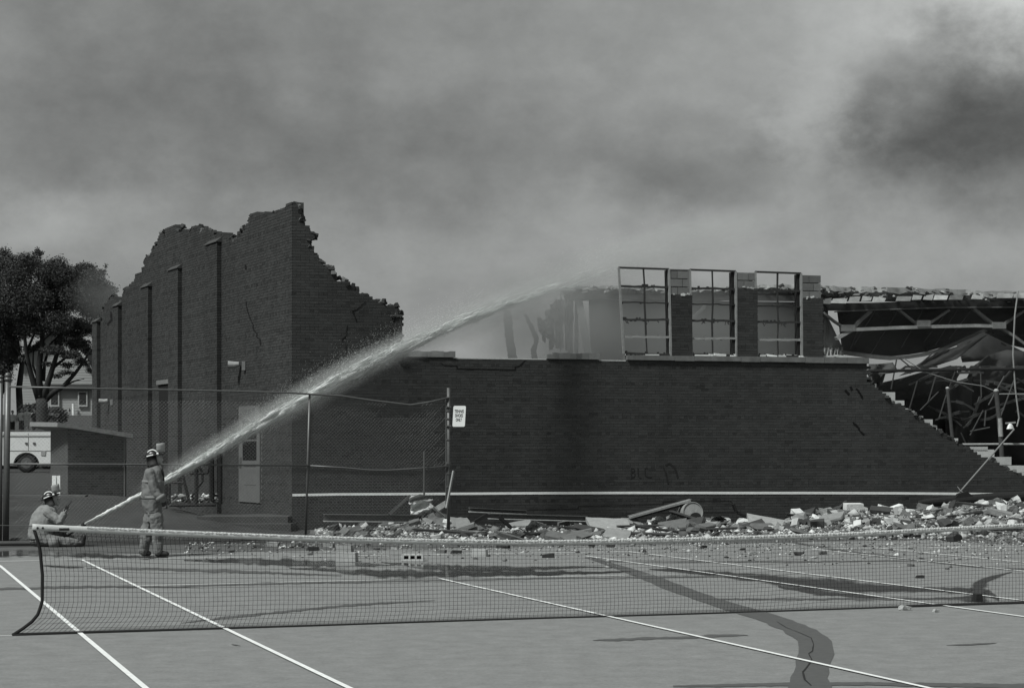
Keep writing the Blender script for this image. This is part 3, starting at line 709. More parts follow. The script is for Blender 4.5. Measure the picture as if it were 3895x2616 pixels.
def rbar(name, pts, wpx, dep=.16, m=None, tn=1.0, back=0.0, parent=None):
    mb = MB(); P = [rfp(x, y, back) for x, y in pts]
    for i, (a, b) in enumerate(zip(P, P[1:])):
        d = (b - a).normalized(); mb.bar(a - d * .02, b + d * .02, dep + .004 * (i % 2), wpx / 117 * 1.0, tone=tn)
    return mb.build(name, m or m_steel2, parent or roof)
rbar('edge_beam', [(2165, 1128), (2700, 1132), (3120, 1136)], 20, .3, m_char, 1.5, .25)
rbar('edge_beam', [(3105, 1168), (3300, 1166), (3600, 1156), (3990, 1156)], 27, .3, m_char, .8, .22)
rbar('top_chord', [(3180, 1185), (3350, 1178), (3600, 1170), (3990, 1168)], 4, .2, m_steel2, .8, .1)
rbar('bottom_chord', [(3182, 1287), (3240, 1254), (3400, 1247), (3560, 1242), (3700, 1239), (3790, 1241)], 13, .2, m_steel2, 2.0, .1)
for p, w_, tn in (([(3132, 1190), (3172, 1222), (3215, 1250)], 8, 1.0), ([(3238, 1252), (3275, 1215), (3312, 1182)], 14, .8), ([(3415, 1176), (3490, 1235)], 8, 1.0), ([(3528, 1234), (3608, 1180)], 9, .9), ([(3702, 1174), (3775, 1232), (3855, 1278), (3910, 1320)], 11, .9),
                  ([(3810, 1238), (3895, 1182)], 10, .7), ([(2680, 1165), (2640, 1205), (2560, 1250)], 10, .5)):
    rbar('web_member', p, w_, .14, m_steel2, tn, .14)
for x, y in ((3508, 1233), (3222, 1250), (3795, 1240)):
    rbar('gusset', [(x - 22, y - 2), (x + 24, y - 2)], 26, .22, m_steel2, 1.2, .08)
rbar('sagging_beam', [(3200, 1340), (3270, 1349), (3340, 1358), (3390, 1362), (3450, 1358), (3510, 1349), (3570, 1334), (3630, 1308), (3690, 1280), (3745, 1256)], 14, .2, m_steel2, .75, .4)
for p in ([(3330, 1180), (3250, 1310)], [(3410, 1190), (3310, 1350)], [(3510, 1180), (3430, 1320)], [(3600, 1190), (3515, 1300)], [(3690, 1185), (3610, 1290)], [(3290, 1190), (3235, 1325)], [(3640, 1180), (3560, 1310)]):
    rbar('hanger_rod', p, 3, .03, m_steel2, .35, .5)
# hanging deck sheets: two edge polylines (photo px) with depths
def hang(name, e0, b0, e1, b1, tn, m=None, n=9, wave=.12, parent=None):
    def along(e, t):
        k = t * (len(e) - 1); i = min(int(k), len(e) - 2); return lerp(e[i][0], e[i + 1][0], k - i), lerp(e[i][1], e[i + 1][1], k - i)
    rows = []
    for j in range(6):
        v = j / 5; row = []
        for i in range(n + 1):
            t = i / n; a, b = along(e0, t), along(e1, t); p = rfp(lerp(a[0], b[0], v), lerp(a[1], b[1], v), lerp(b0, b1, v) + wave * math.sin(t * 9 + j + b0 * 3))
            row.append(p)
        rows.append(row)
    mb = MB(); mb.sheet(rows, .03, -NF, tn); return mb.build(name, m or m_char, parent or roof, True)
hang('ceiling_sheet', [(3185, 1182), (3500, 1172), (3990, 1168)], .8, [(3205, 1338), (3400, 1358), (3560, 1332), (3745, 1256), (3990, 1300)], 3.0, 1.0, wave=.3)
hang('ceiling_sheet', [(3740, 1250), (3820, 1265), (3990, 1285)], .6, [(3690, 1335), (3790, 1300), (3990, 1345)], 1.6, 1.0, wave=.2)
hang('wall_panel', [(3134, 1185), (3140, 1186)], .7, [(3134, 1328), (3208, 1328)], .8, 6.5)
for i, (xx, yy) in enumerate(((3133, 1322), (3160, 1322), (3184, 1320))):
    hang('wall_tile', [(xx, yy), (xx + 22, yy - 1)], .75, [(xx + 6, 1357), (xx + 25, 1357)], .6, (13, 9, 11)[i])
# tangle below the sagging beam: each piece a thing of its own
wreck = []
def scrap(name, label, cat, mb, m, smooth=False, group='twisted wreckage behind the broken wall end'):
    return tag(mb.build(name, m, None, smooth), label, cat, group)
SH = 'charred sheet of roof decking hanging twisted behind the broken wall end'
SHL = ['ragged strip of charred decking caught on the top of the broken wall end', 'straight slanting charred panel running up to the sagging beam', 'broad charred sheet slung below the end of the sagging beam', 'arched grey sheet folded over like a tent above the black pipe', 'long dark sheet slumped under the black pipe beside the torn wall', 'large black sheet lying down the slope of the torn wall', 'narrow dark sheet hanging upright behind the slender leaning post', 'wide black sheet hanging as a backdrop behind the hanging lamp', 'low black sheet at the foot of the leaning posts', 'small curled scrap of decking on the first broken step of the wall']
def hsheet(e0, b0, e1, b1, tn, wave=.15):
    o = hang('twisted_sheet', e0, b0, e1, b1, tn, wave=wave); o.parent = None; o.matrix_parent_inverse.identity(); tag(o, SHL.pop(0), 'sheet metal', 'twisted wreckage behind the broken wall end')
hsheet([(3306, 1384), (3340, 1384), (3396, 1378)], -2, [(3306, 1432), (3350, 1424), (3420, 1415)], -2.3, 1.6)
hsheet([(3565, 1340), (3640, 1318), (3760, 1270)], -1, [(3420, 1430), (3520, 1405), (3640, 1365)], -1.6, .8, .12)
hsheet([(3640, 1310), (3740, 1262), (3900, 1340), (4000, 1350)], 0, [(3662, 1378), (3740, 1372), (3820, 1385), (4000, 1396)], -.8, .7)
hsheet([(3700, 1395), (3760, 1350), (3830, 1330), (3990, 1345)], -1.2, [(3672, 1450), (3740, 1470), (3820, 1480), (3990, 1470)], -1.0, 1.1)
hsheet([(3320, 1462), (3420, 1440), (3540, 1405), (3640, 1390)], -1.8, [(3350, 1540), (3440, 1520), (3560, 1500), (3640, 1455)], -1.2, 1.2)
hsheet([(3340, 1500), (3450, 1480), (3600, 1450)], -1.4, [(3400, 1640), (3500, 1650), (3640, 1660)], -.2, .8)
hsheet([(3590, 1440), (3640, 1450), (3700, 1430)], -1.0, [(3600, 1700), (3640, 1740), (3690, 1750)], -.6, 1.5)
hsheet([(3680, 1445), (3760, 1440), (3990, 1450)], -.5, [(3660, 1780), (3800, 1790), (3990, 1790)], 0, .7)
hsheet([(3460, 1560), (3600, 1540), (3700, 1600)], .4, [(3480, 1780), (3620, 1790), (3760, 1800)], .6, .6)
hsheet([(3300, 1420), (3330, 1425), (3372, 1410)], -1.9, [(3320, 1465), (3345, 1470), (3360, 1450)], -2.0, 1.4)
for p, r_, tn, lb in (([(3300, 1412), (3500, 1408), (3700, 1405), (3990, 1404)], 6.5, .5, 'long straight black pipe crossing the tangle of roof wreckage'),
                      ([(3440, 1364), (3520, 1415), (3640, 1453), (3740, 1468), (3790, 1490)], 1.8, 1.6, 'thin pale cable slung over the roof wreckage'),
                      ([(3872, 1108), (3860, 1200), (3853, 1350), (3862, 1480), (3876, 1590), (3868, 1622)], 3.2, 1.6, 'pale electric cable hanging down from the roof edge to a lamp'),
                      ([(3802, 1498), (3895, 1498), (3990, 1499)], 2.2, 1.8, 'thin rail running off from the thick leaning post'),
                      ([(3660, 1690), (3790, 1689), (3990, 1689)], 4.5, 2.2, 'pale horizontal rail behind the torn wall end')):
    mb = MB(); mb.tube([rfp(x, y, -4.0) for x, y in p], r_ / 125, 7, tone=tn); tag(mb.build('pipe' if r_ > 4 else 'cable', m_steel2 if tn > 1 else m_char), lb, 'pipe' if r_ > 4 else 'cable')
RL = 'thin rusty rod sticking up out of the dark roof wreckage'
for p in ([(3490, 1448), (3460, 1552)], [(3560, 1430), (3530, 1530)], [(3410, 1368), (3390, 1480)], [(3730, 1420), (3733, 1512)], [(3570, 1490), (3500, 1560)], [(3600, 1500), (3572, 1590)], [(3740, 1560), (3690, 1655)], [(3820, 1430), (3760, 1540)], [(3655, 1645), (3675, 1690)], [(3545, 1345), (3460, 1420)],
          [(3480, 1410), (3420, 1360)], [(3690, 1640), (3765, 1625)], [(3640, 1395), (3612, 1470)], [(3860, 1440), (3800, 1600)], [(3890, 1520), (3850, 1480)], [(3750, 1560), (3745, 1620)]):
    mb = MB(); mb.tube([rfp(x, y, -2.6) for x, y in p], .024, 6, tone=random.uniform(.15, .45)); scrap('steel_rod', RL, 'rod', mb, m_steel2, group='rods in the roof wreckage')
BLs = 'bent grey roof bar twisted among the dark wreckage'
gb = random.Random(44)
for _ in range(26):
    x0, y0 = gb.uniform(3380, 3900), gb.uniform(1400, 1640)
    if y0 > 1455 + (x0 - 3330) * .62: continue
    a = gb.uniform(-1.2, .5); L_ = gb.uniform(90, 260); cv = gb.uniform(-30, 30); pts = [(x0 + math.cos(a) * L_ * t, y0 + math.sin(a) * L_ * t + cv * math.sin(t * 3.1)) for t in (0, .2, .4, .6, .8, 1)]
    pts = [(min(x, 3990), max(y, 1395)) for x, y in pts]; mb = MB(); bk = gb.uniform(-2.5, -1.2)
    P = [rfp(x, y, bk) for x, y in pts]
    for i, (p0, p1) in enumerate(zip(P, P[1:])):
        if (p1 - p0).length < .02: continue
        d = (p1 - p0).normalized(); mb.bar(p0 - d * .02, p1 + d * .02, .05 + .003 * i, gb.uniform(.04, .1), tone=gb.uniform(.12, .42))
    scrap('bent_bar', BLs, 'bar', mb, m_steel2, group='bars in the roof wreckage')
for p, r_, lb in (([(3604, 1478), (3612, 1560), (3622, 1662), (3626, 1720)], 7, 'slender leaning steel post with a pale cap behind the torn wall end'), ([(3789, 1488), (3800, 1590), (3808, 1690), (3812, 1760)], 9.5, 'thick leaning steel post with peeling pale paint beside the hanging lamp')):
    po = thing('leaning_post', rfp(*p[-1], -6), lb, 'post')
    mb = MB(); mb.tube([rfp(x, y, -6) for x, y in p], r_ / 133, 10, tone=.4); mb.build('shaft', m_steel2, po)
    mb = MB(); mb.ball(rfp(p[0][0], p[0][1] - 2, -6), r_ / 120, 8, 5, (1, 1, .8), 2.2); mb.build('post_cap', m_steel2, po)
    if r_ > 8:
        mb = MB(); mb.tube([rfp(3803, 1590, -6.03), rfp(3807, 1660, -6.03)], r_ / 131, 10, tone=2.0); mb.build('paint_band', m_steel2, po)
lmp = thing('hanging_lamp', rfp(3843, 1632, -4.2), 'small white hanging lamp shade in the dark wreckage', 'lamp')
mb = MB(); mb.rings([[rfp(3843 + math.cos(a) * r_, yy + math.sin(a) * 2, -4.2 + math.sin(a) * r_ / 125) for a in [i * math.pi / 5 for i in range(10)]] for yy, r_ in ((1612, 6), (1620, 11), (1632, 15))]); mb.build('shade', m_white, lmp)
mb = MB(); mb.bar(rfp(3826, 1609, -4.2), rfp(3862, 1606, -4.2), .06, .05, tone=2); mb.build('arm', m_steel2, lmp)
# broken columns left of the window frames, seen through smoke
m_col = mat('smoked masonry', .16, .95, 3, .35, .5, 20, tone=True)
def column(pts, w0, w1, tn, back, name='broken_column', label=''):
    mb = MB(); rg = []
    fine = []
    for (xa, ya), (xb, yb) in zip(pts, pts[1:]):
        q_ = max(1, int((yb - ya) / 7)); fine += [(lerp(xa, xb, i / q_), lerp(ya, yb, i / q_)) for i in range(q_)]
    pts = fine + [pts[-1]]; k = len(pts)
    for i, (x, y) in enumerate(pts):
        w = lerp(w0, w1, i / (k - 1)) + random.uniform(-3, 3); jx = random.uniform(-1.5, 1.5)
        rg.append([rfp(x - w / 2 + jx, y, back), rfp(x + w / 2 + jx, y + random.uniform(-1, 1), back), rfp(x + w / 2 + jx, y, back + .5), rfp(x - w / 2 + jx, y, back + .5)])
    mb.rings(rg, True, tn); return tag(mb.build(name, m_col), label, 'column')
column([(1930, 1180), (1933, 1230), (1937, 1280), (1945, 1330), (1952, 1380), (1960, 1700)], 32, 36, .9, 2, label='hazy upright column stub standing left of the sagging roof')
column([(1998, 1196), (2006, 1212), (2020, 1240), (2032, 1265), (2040, 1288), (2038, 1305), (2030, 1330), (2034, 1400), (2040, 1700)], 15, 40, .9, 1, label='bent broken column leaning in the smoke')
column([(2196, 1110), (2205, 1160), (2216, 1220), (2226, 1280), (2238, 1345), (2260, 1700)], 26, 40, 1.9, .2, label='pale leaning brick pier under the left end of the sagging roof')
part_ = thing('scorched_partition', rfp(2130, 1700, 1.4), 'ragged scorched partition of broken slats between the hazy columns', 'partition')
x = 2046
while x < 2196:
    w_ = random.uniform(8, 20); y0 = interp(x, [(2046, 1215), (2075, 1180), (2110, 1150), (2196, 1112)]) + random.uniform(-14, 14); y1 = interp(x, [(2046, 1270), (2100, 1345), (2196, 1360)]) + random.uniform(-30, 20)
    mb = MB(); n_ = 9; lean = random.uniform(-6, 6)
    mb.sheet([[rfp(lerp(x, x + w_, i / 2) + lean * j / n_ + random.uniform(-2, 2), lerp(y0, y1, j / n_) + (random.uniform(-9, 9) if j in (0, n_) else 0), 1.4 + random.uniform(-.06, .06)) for i in range(3)] for j in range(n_ + 1)], .08, -NF, random.uniform(1.2, 3.2)); mb.build('slat', m_char, part_)
    x += w_ * random.uniform(.7, 1.25)
tag(hang('hall_wall', [(2240, 1140), (2700, 1145), (3150, 1150)], 6, [(2260, 1700), (2700, 1700), (3150, 1700)], 6, 3.0, wave=.02), 'grey inner wall of the burnt hall seen through the bare window frames', 'wall')
bpy.data.objects['hall_wall'].parent = None; bpy.data.objects['hall_wall'].matrix_parent_inverse.identity()

# ------------------------------------------------------------------ shed, truck, house, trees, onlookers (left background)
def local(P, ex, ey, ez=Vector((0, 0, 1))):
    return lambda a, b, c: P + ex * a + ey * b + ez * c
shed = thing('brick_shed', PX(350, 1878, 50), 'small brick shed with a sloping slab roof behind the chain-link fence', 'shed')
Ys = 50.0; a_ = PX(258, 1880, Ys); b_ = PX(470, 1880, Ys + .8); zl = PX(0, 1632, Ys).z; zr = PX(0, 1668, Ys).z
ds = (b_ - a_); ds.z = 0; Ls = ds.length; ds.normalize(); ns = Vector((ds.y, -ds.x, 0)); P0 = Vector((a_.x, a_.y, .45))
polyS = [(0, 0), (Ls, 0), (Ls, zr - .45), (0, zl - .45)]
m_sbrick = mat('shed brick', .075, .95, 3, .2, .2, 80, tone=True); m_smort = mat('shed mortar', .13, 1, 5, .2)
rr, cc = lay(P0, ds, ns, polyS, 0, zl - .45, 0, Ls, 77, .2)
sws = cc.build('shed_front', m_smort, shed); mb = MB(); [brickbox(mb, q_) for q_ in rr]; o = mb.build('brickwork', m_sbrick, sws); o['kind'] = 'stuff'
mb = MB(); p0 = P0 - ns * .0
lft = Vector((-.42, .9, 0)).normalized() * 2.4                              # the left flank runs back
mb.add([P0 - ns * .01, P0 + lft, P0 + lft + Vector((0, 0, zl - .45)), P0 - ns * .01 + Vector((0, 0, zl - .45)), P0 - ns * .2 + ds * .1, P0 + lft + ds * .2, P0 + lft + ds * .2 + Vector((0, 0, zl - .45)), P0 - ns * .2 + ds * .1 + Vector((0, 0, zl - .45))],
       [(1, 0, 3, 2), (4, 5, 6, 7), (0, 1, 5, 4), (2, 3, 7, 6), (0, 4, 7, 3), (1, 2, 6, 5)]); mb.build('shed_flank', m_sbrick, shed)
mb = MB(); ra, rb = P0 - ds * .35 + Vector((0, 0, zl - .45 + .06)), P0 + ds * (Ls + .2) + Vector((0, 0, zr - .45 + .02)); ra += ns * .2; rb += ns * .2
back = -ns * 2.6
mb.sheet([[ra, lerp(ra, rb, .2) + Vector((0, 0, .02)), rb], [ra + back + Vector((0, 0, .05)), lerp(ra, rb, .2) + back, rb + back]], .12, (0, 0, 1)); mb.build('slab_roof', mat('concrete roof slab', .24, .95, 12, .4, .4, 40), shed)
mb = MB(); mb.box(P0 + ds * (Ls + .06) - ns * .1 + Vector((0, 0, (zr - .45) / 2)), (.06, .22, zr - .45)); mb.build('corner_post', mat('pale post', .14), shed)
# truck
Yt = 103.0; tb = PX(100, 1797, Yt)
truck = thing('utility_truck', (tb.x, tb.y, tb.z), 'white utility truck body with wheel arch parked behind the brick shed', 'truck')
pt = 68.0
m_truck = mat('white truck enamel', .62, .4, 3, .06, spec=.5)
def T(x, y, d=0.0): return PX(x, y, Yt + d)
arch = [T(100 + 50 * math.cos(a), 1768 - 48 * math.sin(a)) for a in [math.pi * i / 12 for i in range(13)]]
side = [T(0 - 60, 1768), T(-60, 1642), T(236, 1642), T(236, 1768)] + arch
mb = MB(); mb.prism(side, 2.3, (0, 1, 0)); body = mb.build('body', m_truck, truck)
mb = MB(); mb.prism([T(-300, 1775), T(-300, 1690), T(-250, 1610), T(-170, 1600), T(-62, 1600), T(-62, 1775)], 2.3, (0, 1, 0)); cab = mb.build('cab', m_truck, truck)
mb = MB(); mb.prism([T(-262, 1685, -.02), T(-236, 1615, -.02), T(-160, 1612, -.02), T(-160, 1685, -.02)], .02, (0, 1, 0)); mb.build('cab_window', mat('cab glass', .02, .1, 3, .1), cab)
for (x0, x1, y0, y1) in ((12, 17, 1645, 1764), (-55, 236, 1655, 1661)):
    mb = MB(); mb.box((T((x0 + x1) / 2, 0).x, Yt - .01, T(0, (y0 + y1) / 2).z), ((x1 - x0) / pt, .03, (y1 - y0) / pt)); mb.build('trim_strip', mat('grey trim', .28, .6), body)
mb = MB(); mb.box((T(130, 0).x, Yt - .006, T(0, 1714).z), (210 / pt, .02, 1.6 / pt)); mb.build('seam', mat('panel seam', .12), body)
mb = MB(); mb.box((T(108, 0).x, Yt - .006, T(0, 1680).z), (1.2 / pt, .022, 66 / pt)); mb.build('seam', mat('panel seam', .12), body)
for x, y, w_, h_ in ((100, 1685, 9, 6), (130, 1685, 9, 7)):
    mb = MB(); mb.box((T(x, 0).x, Yt - .03, T(0, y).z), (w_ / pt, .06, h_ / pt)); mb.build('latch', mat('latch', .1, .4), body)
mb = MB(); mb.box((T(165, 0).x, Yt - .02, T(0, 1722).z), (17 / pt, .04, 18 / pt), Matrix.Rotation(.1, 3, 'Y')); mb.build('filler_flap', mat('filler flap', .3), body)
for yy in (1636, 1641):
    mb = MB(); mb.tube([T(-60, yy, .1), T(226, yy, .1)], .025, 6); mb.build('top_rail', m_galv, body)
mb = MB(); mb.box((T(228, 0).x, Yt + .05, T(0, 1638).z), (14 / pt, .2, 16 / pt)); mb.build('corner_lamp', m_white, body)
mb = MB(); mb.box((T(0, 0).x - .3, Yt + 1.1, T(0, 1778).z), (7.2, 1.6, .16)); mb.build('chassis', mat('chassis', .03), truck)
mb = MB(); mb.prism([T(100 + 49 * math.cos(a), 1768 - 47 * math.sin(a), .35) for a in [math.pi * i / 10 for i in range(11)]], 1.4, (0, 1, 0)); mb.build('wheel_arch', mat('wheel well', .015), truck)
for xw in (100, -210):
    c = T(xw, 1760, .12); R90 = Matrix.Rotation(math.pi / 2, 3, 'X'); r0 = 37 / pt
    mb = MB(); mb.rings([[c + Vector((rr_ * math.cos(a), dy, rr_ * math.sin(a))) for a in [i * math.pi / 12 for i in range(24)]] for rr_, dy in ((r0 * .62, .0), (r0 * .9, -.03), (r0, .05), (r0, .45), (r0 * .9, .5))]); wh = mb.build('wheel', m_black, truck, True)
    mb = MB(); mb.rings([[c + Vector((rr_ * math.cos(a), dy, rr_ * math.sin(a))) for a in [i * math.pi / 10 for i in range(20)]] for rr_, dy in ((r0 * .56, -.015), (r0 * .5, .05), (r0 * .22, .06), (r0 * .16, -.06), (r0 * .05, -.07))]); mb.build('rim', m_galv, wh)
# kerb and street under the truck
mb = MB(); mb.sheet([[PX(-900, 1806, 97), PX(420, 1806, 97)], [PX(-900, 1791, 112), PX(420, 1791, 112)]], .02, (0, 0, -1)); setting(mb.build('street', mat('street asphalt', .045, .9, 4, .2)))
for yk, Yk, hk, vv in ((1807, 96.5, .14, .11), (1893, 47.5, .05, .10)):
    mb = MB(); a, b = PX(-700 if Yk > 60 else -260, yk, Yk), PX(250 if Yk > 60 else 330, yk, Yk); mb.box(((a.x + b.x) / 2, Yk, a.z if Yk > 60 else terrain(-12, Yk) + .02), (b.x - a.x, .5 if Yk > 60 else .35, hk)); setting(mb.build('kerb', mat('kerb stone %d' % yk, vv, .9, 5, .4)))
# electrical cabinets beside the shed
for x0, x1 in ((200, 215), (219, 231)):
    Yc = 48.3; a, b = PX(x0, 1808, Yc), PX(x1, 1882, Yc); mb = MB(); mb.box(((a.x + b.x) / 2, Yc, (a.z + b.z) / 2), (b.x - a.x, .12, a.z - b.z)); tag(mb.build('sign_board', m_white), 'white upright board leaning beside the brick shed', 'board', 'white boards by the shed')
# house
Yh = 185.0; hz = PX(0, 1590, Yh).z
house = thing('clapboard_house', PX(200, 1590, Yh), 'pale clapboard house with gable roof on the rise behind the big tree', 'house')
m_clap = mat('pale clapboard', .30, .9, 1, .08)
def clap(poly, yb, yt, d, name):
    mb = MB(); y = yb
    while y > yt:
        xs = [p for p in poly]; hit = []
        for (x0, y0), (x1, y1) in zip(poly, poly[1:] + poly[:1]):
            if (y0 > y - 3) != (y1 > y - 3): hit.append(x0 + (x1 - x0) * (y - 3 - y0) / (y1 - y0))
        if len(hit) >= 2:
            a, b = PX(min(hit), y, Yh + d), PX(max(hit), y, Yh + d); h = 6.4 * Yh / F
            mb.add([a + Vector((0, -.05, 0)), b + Vector((0, -.05, 0)), b + Vector((0, 0, h)), a + Vector((0, 0, h)), a + Vector((0, .15, 0)), b + Vector((0, .15, 0)), b + Vector((0, .15, h)), a + Vector((0, .15, h))],
                   [(0, 1, 2, 3), (5, 4, 7, 6), (4, 5, 1, 0), (3, 2, 6, 7), (4, 0, 3, 7), (1, 5, 6, 2)])
        y -= 6
    return mb.build(name, m_clap, house)
clap([(72, 1600), (72, 1440), (92, 1340), (215, 1250), (330, 1360), (366, 1440), (366, 1600)], 1598, 1262, 0, 'gable_wall')
mb = MB(); up3 = Vector((0, 0, .5))
for xa, ya, xb, yb in ((215, 1236, 60, 1372), (215, 1236, 372, 1440)):
    A, B = PX(xa, ya, Yh - .8), PX(xb, yb, Yh - .8); mb.sheet([[A, B], [A + Vector((0, 9, 0)), B + Vector((0, 9, 0))]], .25, (0, 0, -1))
mb.build('roof', mat('shingle roof', .03, .95, 2, .3), house)
mb = MB(); A, B = PX(150, 1474, Yh - .6), PX(372, 1474, Yh - .6); mb.sheet([[A, B], [A + Vector((0, .6, .35)), B + Vector((0, .6, .35))]], .2, (0, 0, -1)); mb.build('porch_roof', mat('shingle roof', .03), house)
for xc, yc in ((208, 1517), (315, 1517)):
    mb = MB(); c = PX(xc, yc, Yh - .2); w_, h_ = 36 * Yh / F, 58 * Yh / F; mb.box(c, (w_, .2, h_)); wn = mb.build('window', mat('window trim', .36), house)
    mb = MB(); mb.box(c + Vector((0, -.11, .05)), (w_ * .72, .04, h_ * .8)); mb.build('pane', mat('house glass', .03, .2, 3, .2), wn)
mb = MB(); mb.tube([PX(278, 1535, Yh - .5), PX(279, 1600, Yh - .5)], .12, 6); mb.build('downpipe', m_white, house)
# shrubs
def leafcloud(n, cen, rad, size, shade=(.5, 1.5), holes=0, seed=1):
    """n leaf quads spread through overlapping clumps (list of centres and radii)"""
    g = np.random.default_rng(seed); C = np.array(cen); Rr = np.array(rad)
    w = (Rr[:, 0] * Rr[:, 1] * Rr[:, 2]) ** .8; w /= w.sum(); idx = g.choice(len(C), n, p=w)
    d = g.normal(size=(n, 3)); d /= np.linalg.norm(d, axis=1)[:, None]
    r = g.random(n) ** .5 * np.where(g.random(n) < .12, g.uniform(1, 1.45, n), 1)
    P = C[idx] + d * Rr[idx] * r[:, None]
    a = g.normal(size=(n, 3)); a /= np.linalg.norm(a, axis=1)[:, None]; b = g.normal(size=(n, 3)); b -= a * (a * b).sum(1)[:, None]; b /= np.linalg.norm(b, axis=1)[:, None]
    sz = size * g.uniform(.6, 1.3, n)[:, None]
    V = np.stack([P - a * sz, P + b * sz * .45, P + a * sz, P - b * sz * .45], 1).reshape(-1, 3)
    return V, np.arange(n * 4).reshape(-1, 4), g.uniform(shade[0], shade[1], n)
def shrub(name, c, rad, n, size, label, group=None, seed=1):
    g = random.Random(seed); cen = [(c.x + g.uniform(-.5, .5) * rad[0], c.y + g.uniform(-.5, .5) * rad[1], c.z + g.uniform(-.3, .4) * rad[2]) for _ in range(7)]
    V, Fa, t = leafcloud(n, cen, [(rad[0] * .6, rad[1] * .6, rad[2] * .6)] * 7, size, seed=seed)
    o = link(name, npmesh(name, V, Fa, m_leaf, t)); return tag(o, label, 'shrub', group)
shrub('clipped_shrub', PX(210, 1582, 140), (1.2, 1.2, .75), 1500, .16, 'dark rounded shrub right of the big tree trunk', seed=3)
shrub('clipped_shrub', PX(122, 1552, 140), (.8, .8, .5), 900, .16, 'small dark shrub behind the onlookers by the house', seed=4)
def tree(name, base, trunk_pts, limbs, clumps, n, leaf, label, seed):
    root = thing(name, base, label, 'tree')
    mb = MB(); mb.tube(trunk_pts[0], trunk_pts[1], 10)
    for pts, rs in limbs: mb.tube(pts, rs, 7)
    mb.build('trunk', m_bark, root, True)
    V, Fa, t = leafcloud(n, [c for c, r in clumps], [r for c, r in clumps], leaf, seed=seed)
    o = link('crown', npmesh('crown', V, Fa, m_leaf, t), root); return root
Yb = 110.0
def B(x, y, d=0.0): return PX(x, y, Yb + d)
limbs = []
for pts, r0 in (([(152, 1530), (132, 1470), (112, 1400), (100, 1340), (92, 1260), (70, 1180)], .22), ([(155, 1525), (148, 1450), (150, 1380), (160, 1300), (165, 1180), (170, 1050)], .26), ([(165, 1530), (178, 1470), (200, 1400), (225, 1320), (240, 1200), (250, 1100)], .22), ([(172, 1520), (205, 1490), (240, 1470), (285, 1420), (315, 1380), (345, 1330)], .2),
                ([(165, 1450), (170, 1380), (190, 1310), (260, 1240)], .12), ([(200, 1400), (250, 1360), (290, 1300), (330, 1240)], .1), ([(112, 1400), (80, 1350), (40, 1300)], .1), ([(148, 1450), (125, 1390), (128, 1310)], .1), ([(240, 1470), (280, 1450), (320, 1440)], .08), ([(100, 1340), (130, 1270), (120, 1180)], .1)):
    dd = random.uniform(-1.5, 1.5); P = [B(x, y, dd * i / len(pts)) for i, (x, y) in enumerate(pts)]
    limbs.append((P, [r0 * (1 - .75 * i / (len(P) - 1)) for i in range(len(P))]))
cl = []; g = random.Random(5)
CROWN = [(0, 1010, 90, 70), (25, 965, 35, 35), (60, 1040, 90, 80), (110, 1000, 60, 45), (145, 950, 16, 18), (150, 965, 22, 16), (175, 1040, 70, 60), (215, 1010, 45, 50), (245, 1060, 60, 60), (290, 1050, 45, 50), (330, 1020, 50, 30), (350, 1060, 55, 60), (385, 1040, 25, 25), (405, 1015, 12, 14), (375, 1110, 60, 60), (420, 1110, 35, 40), (445, 1100, 15, 14), (400, 1170, 45, 50), (350, 1180, 70, 60),
         (300, 1130, 80, 70), (230, 1140, 90, 80), (150, 1130, 100, 80), (60, 1140, 110, 80), (0, 1160, 80, 90), (40, 1240, 90, 70), (130, 1240, 90, 60), (220, 1230, 80, 60), (300, 1240, 70, 50), (350, 1250, 40, 45), (0, 1320, 60, 70), (60, 1330, 40, 40), (290, 1310, 45, 28), (330, 1330, 35, 25), (230, 1300, 40, 25), (250, 1390, 35, 18), (300, 1370, 35, 16), (210, 1430, 30, 12), (330, 1300, 30, 20), (150, 1310, 30, 20), (-60, 1100, 80, 120), (-60, 1280, 80, 120), (200, 1330, 60, 24), (270, 1350, 50, 20), (320, 1385, 40, 16), (120, 1325, 40, 20), (90, 1365, 30, 14), (180, 1385, 40, 12), (260, 1415, 40, 12), (345, 1410, 22, 14), (385, 1250, 28, 34), (370, 1310, 26, 22)]
for x, y, rx, ry in CROWN:
    k = Yb / F
    for _ in range(2 if rx > 40 else 1):
        c = B(x + g.uniform(-.25, .25) * rx, y + g.uniform(-.2, .2) * ry, g.uniform(-1.6, 1.6) if rx > 30 else g.uniform(-.5, .5)); cl.append((tuple(c), (rx * k * .82, min(rx * k, 1.1), ry * k * .8)))
tree('shade_tree', B(160, 1640), ([B(158, 1730), B(160, 1630), B(160, 1590), B(160, 1550), B(158, 1515)], [.48, .4, .36, .36, .34]), limbs, cl, 170000, .06, 'big dark leafy shade tree with several spreading limbs in front of the house', 8)
g = random.Random(9); cl = []
for _ in range(16): cl.append((tuple(PX(g.uniform(-170, 50), g.uniform(1300, 1620), 125 + g.uniform(-2, 2))), (.9, .9, 1.2)))
tree('dark_tree', PX(-40, 1640, 125), ([PX(-40, 1660, 125), PX(-42, 1400, 125)], [.4, .25]), [([PX(78, 1600, 126), PX(72, 1480, 126), PX(88, 1350, 126)], [.25, .22, .15])], cl, 50000, .08, 'dense dark tree at the foot of the rise behind the tall gate post', 10)
g = random.Random(19)
for i in range(9):
    x = 380 + i * 10
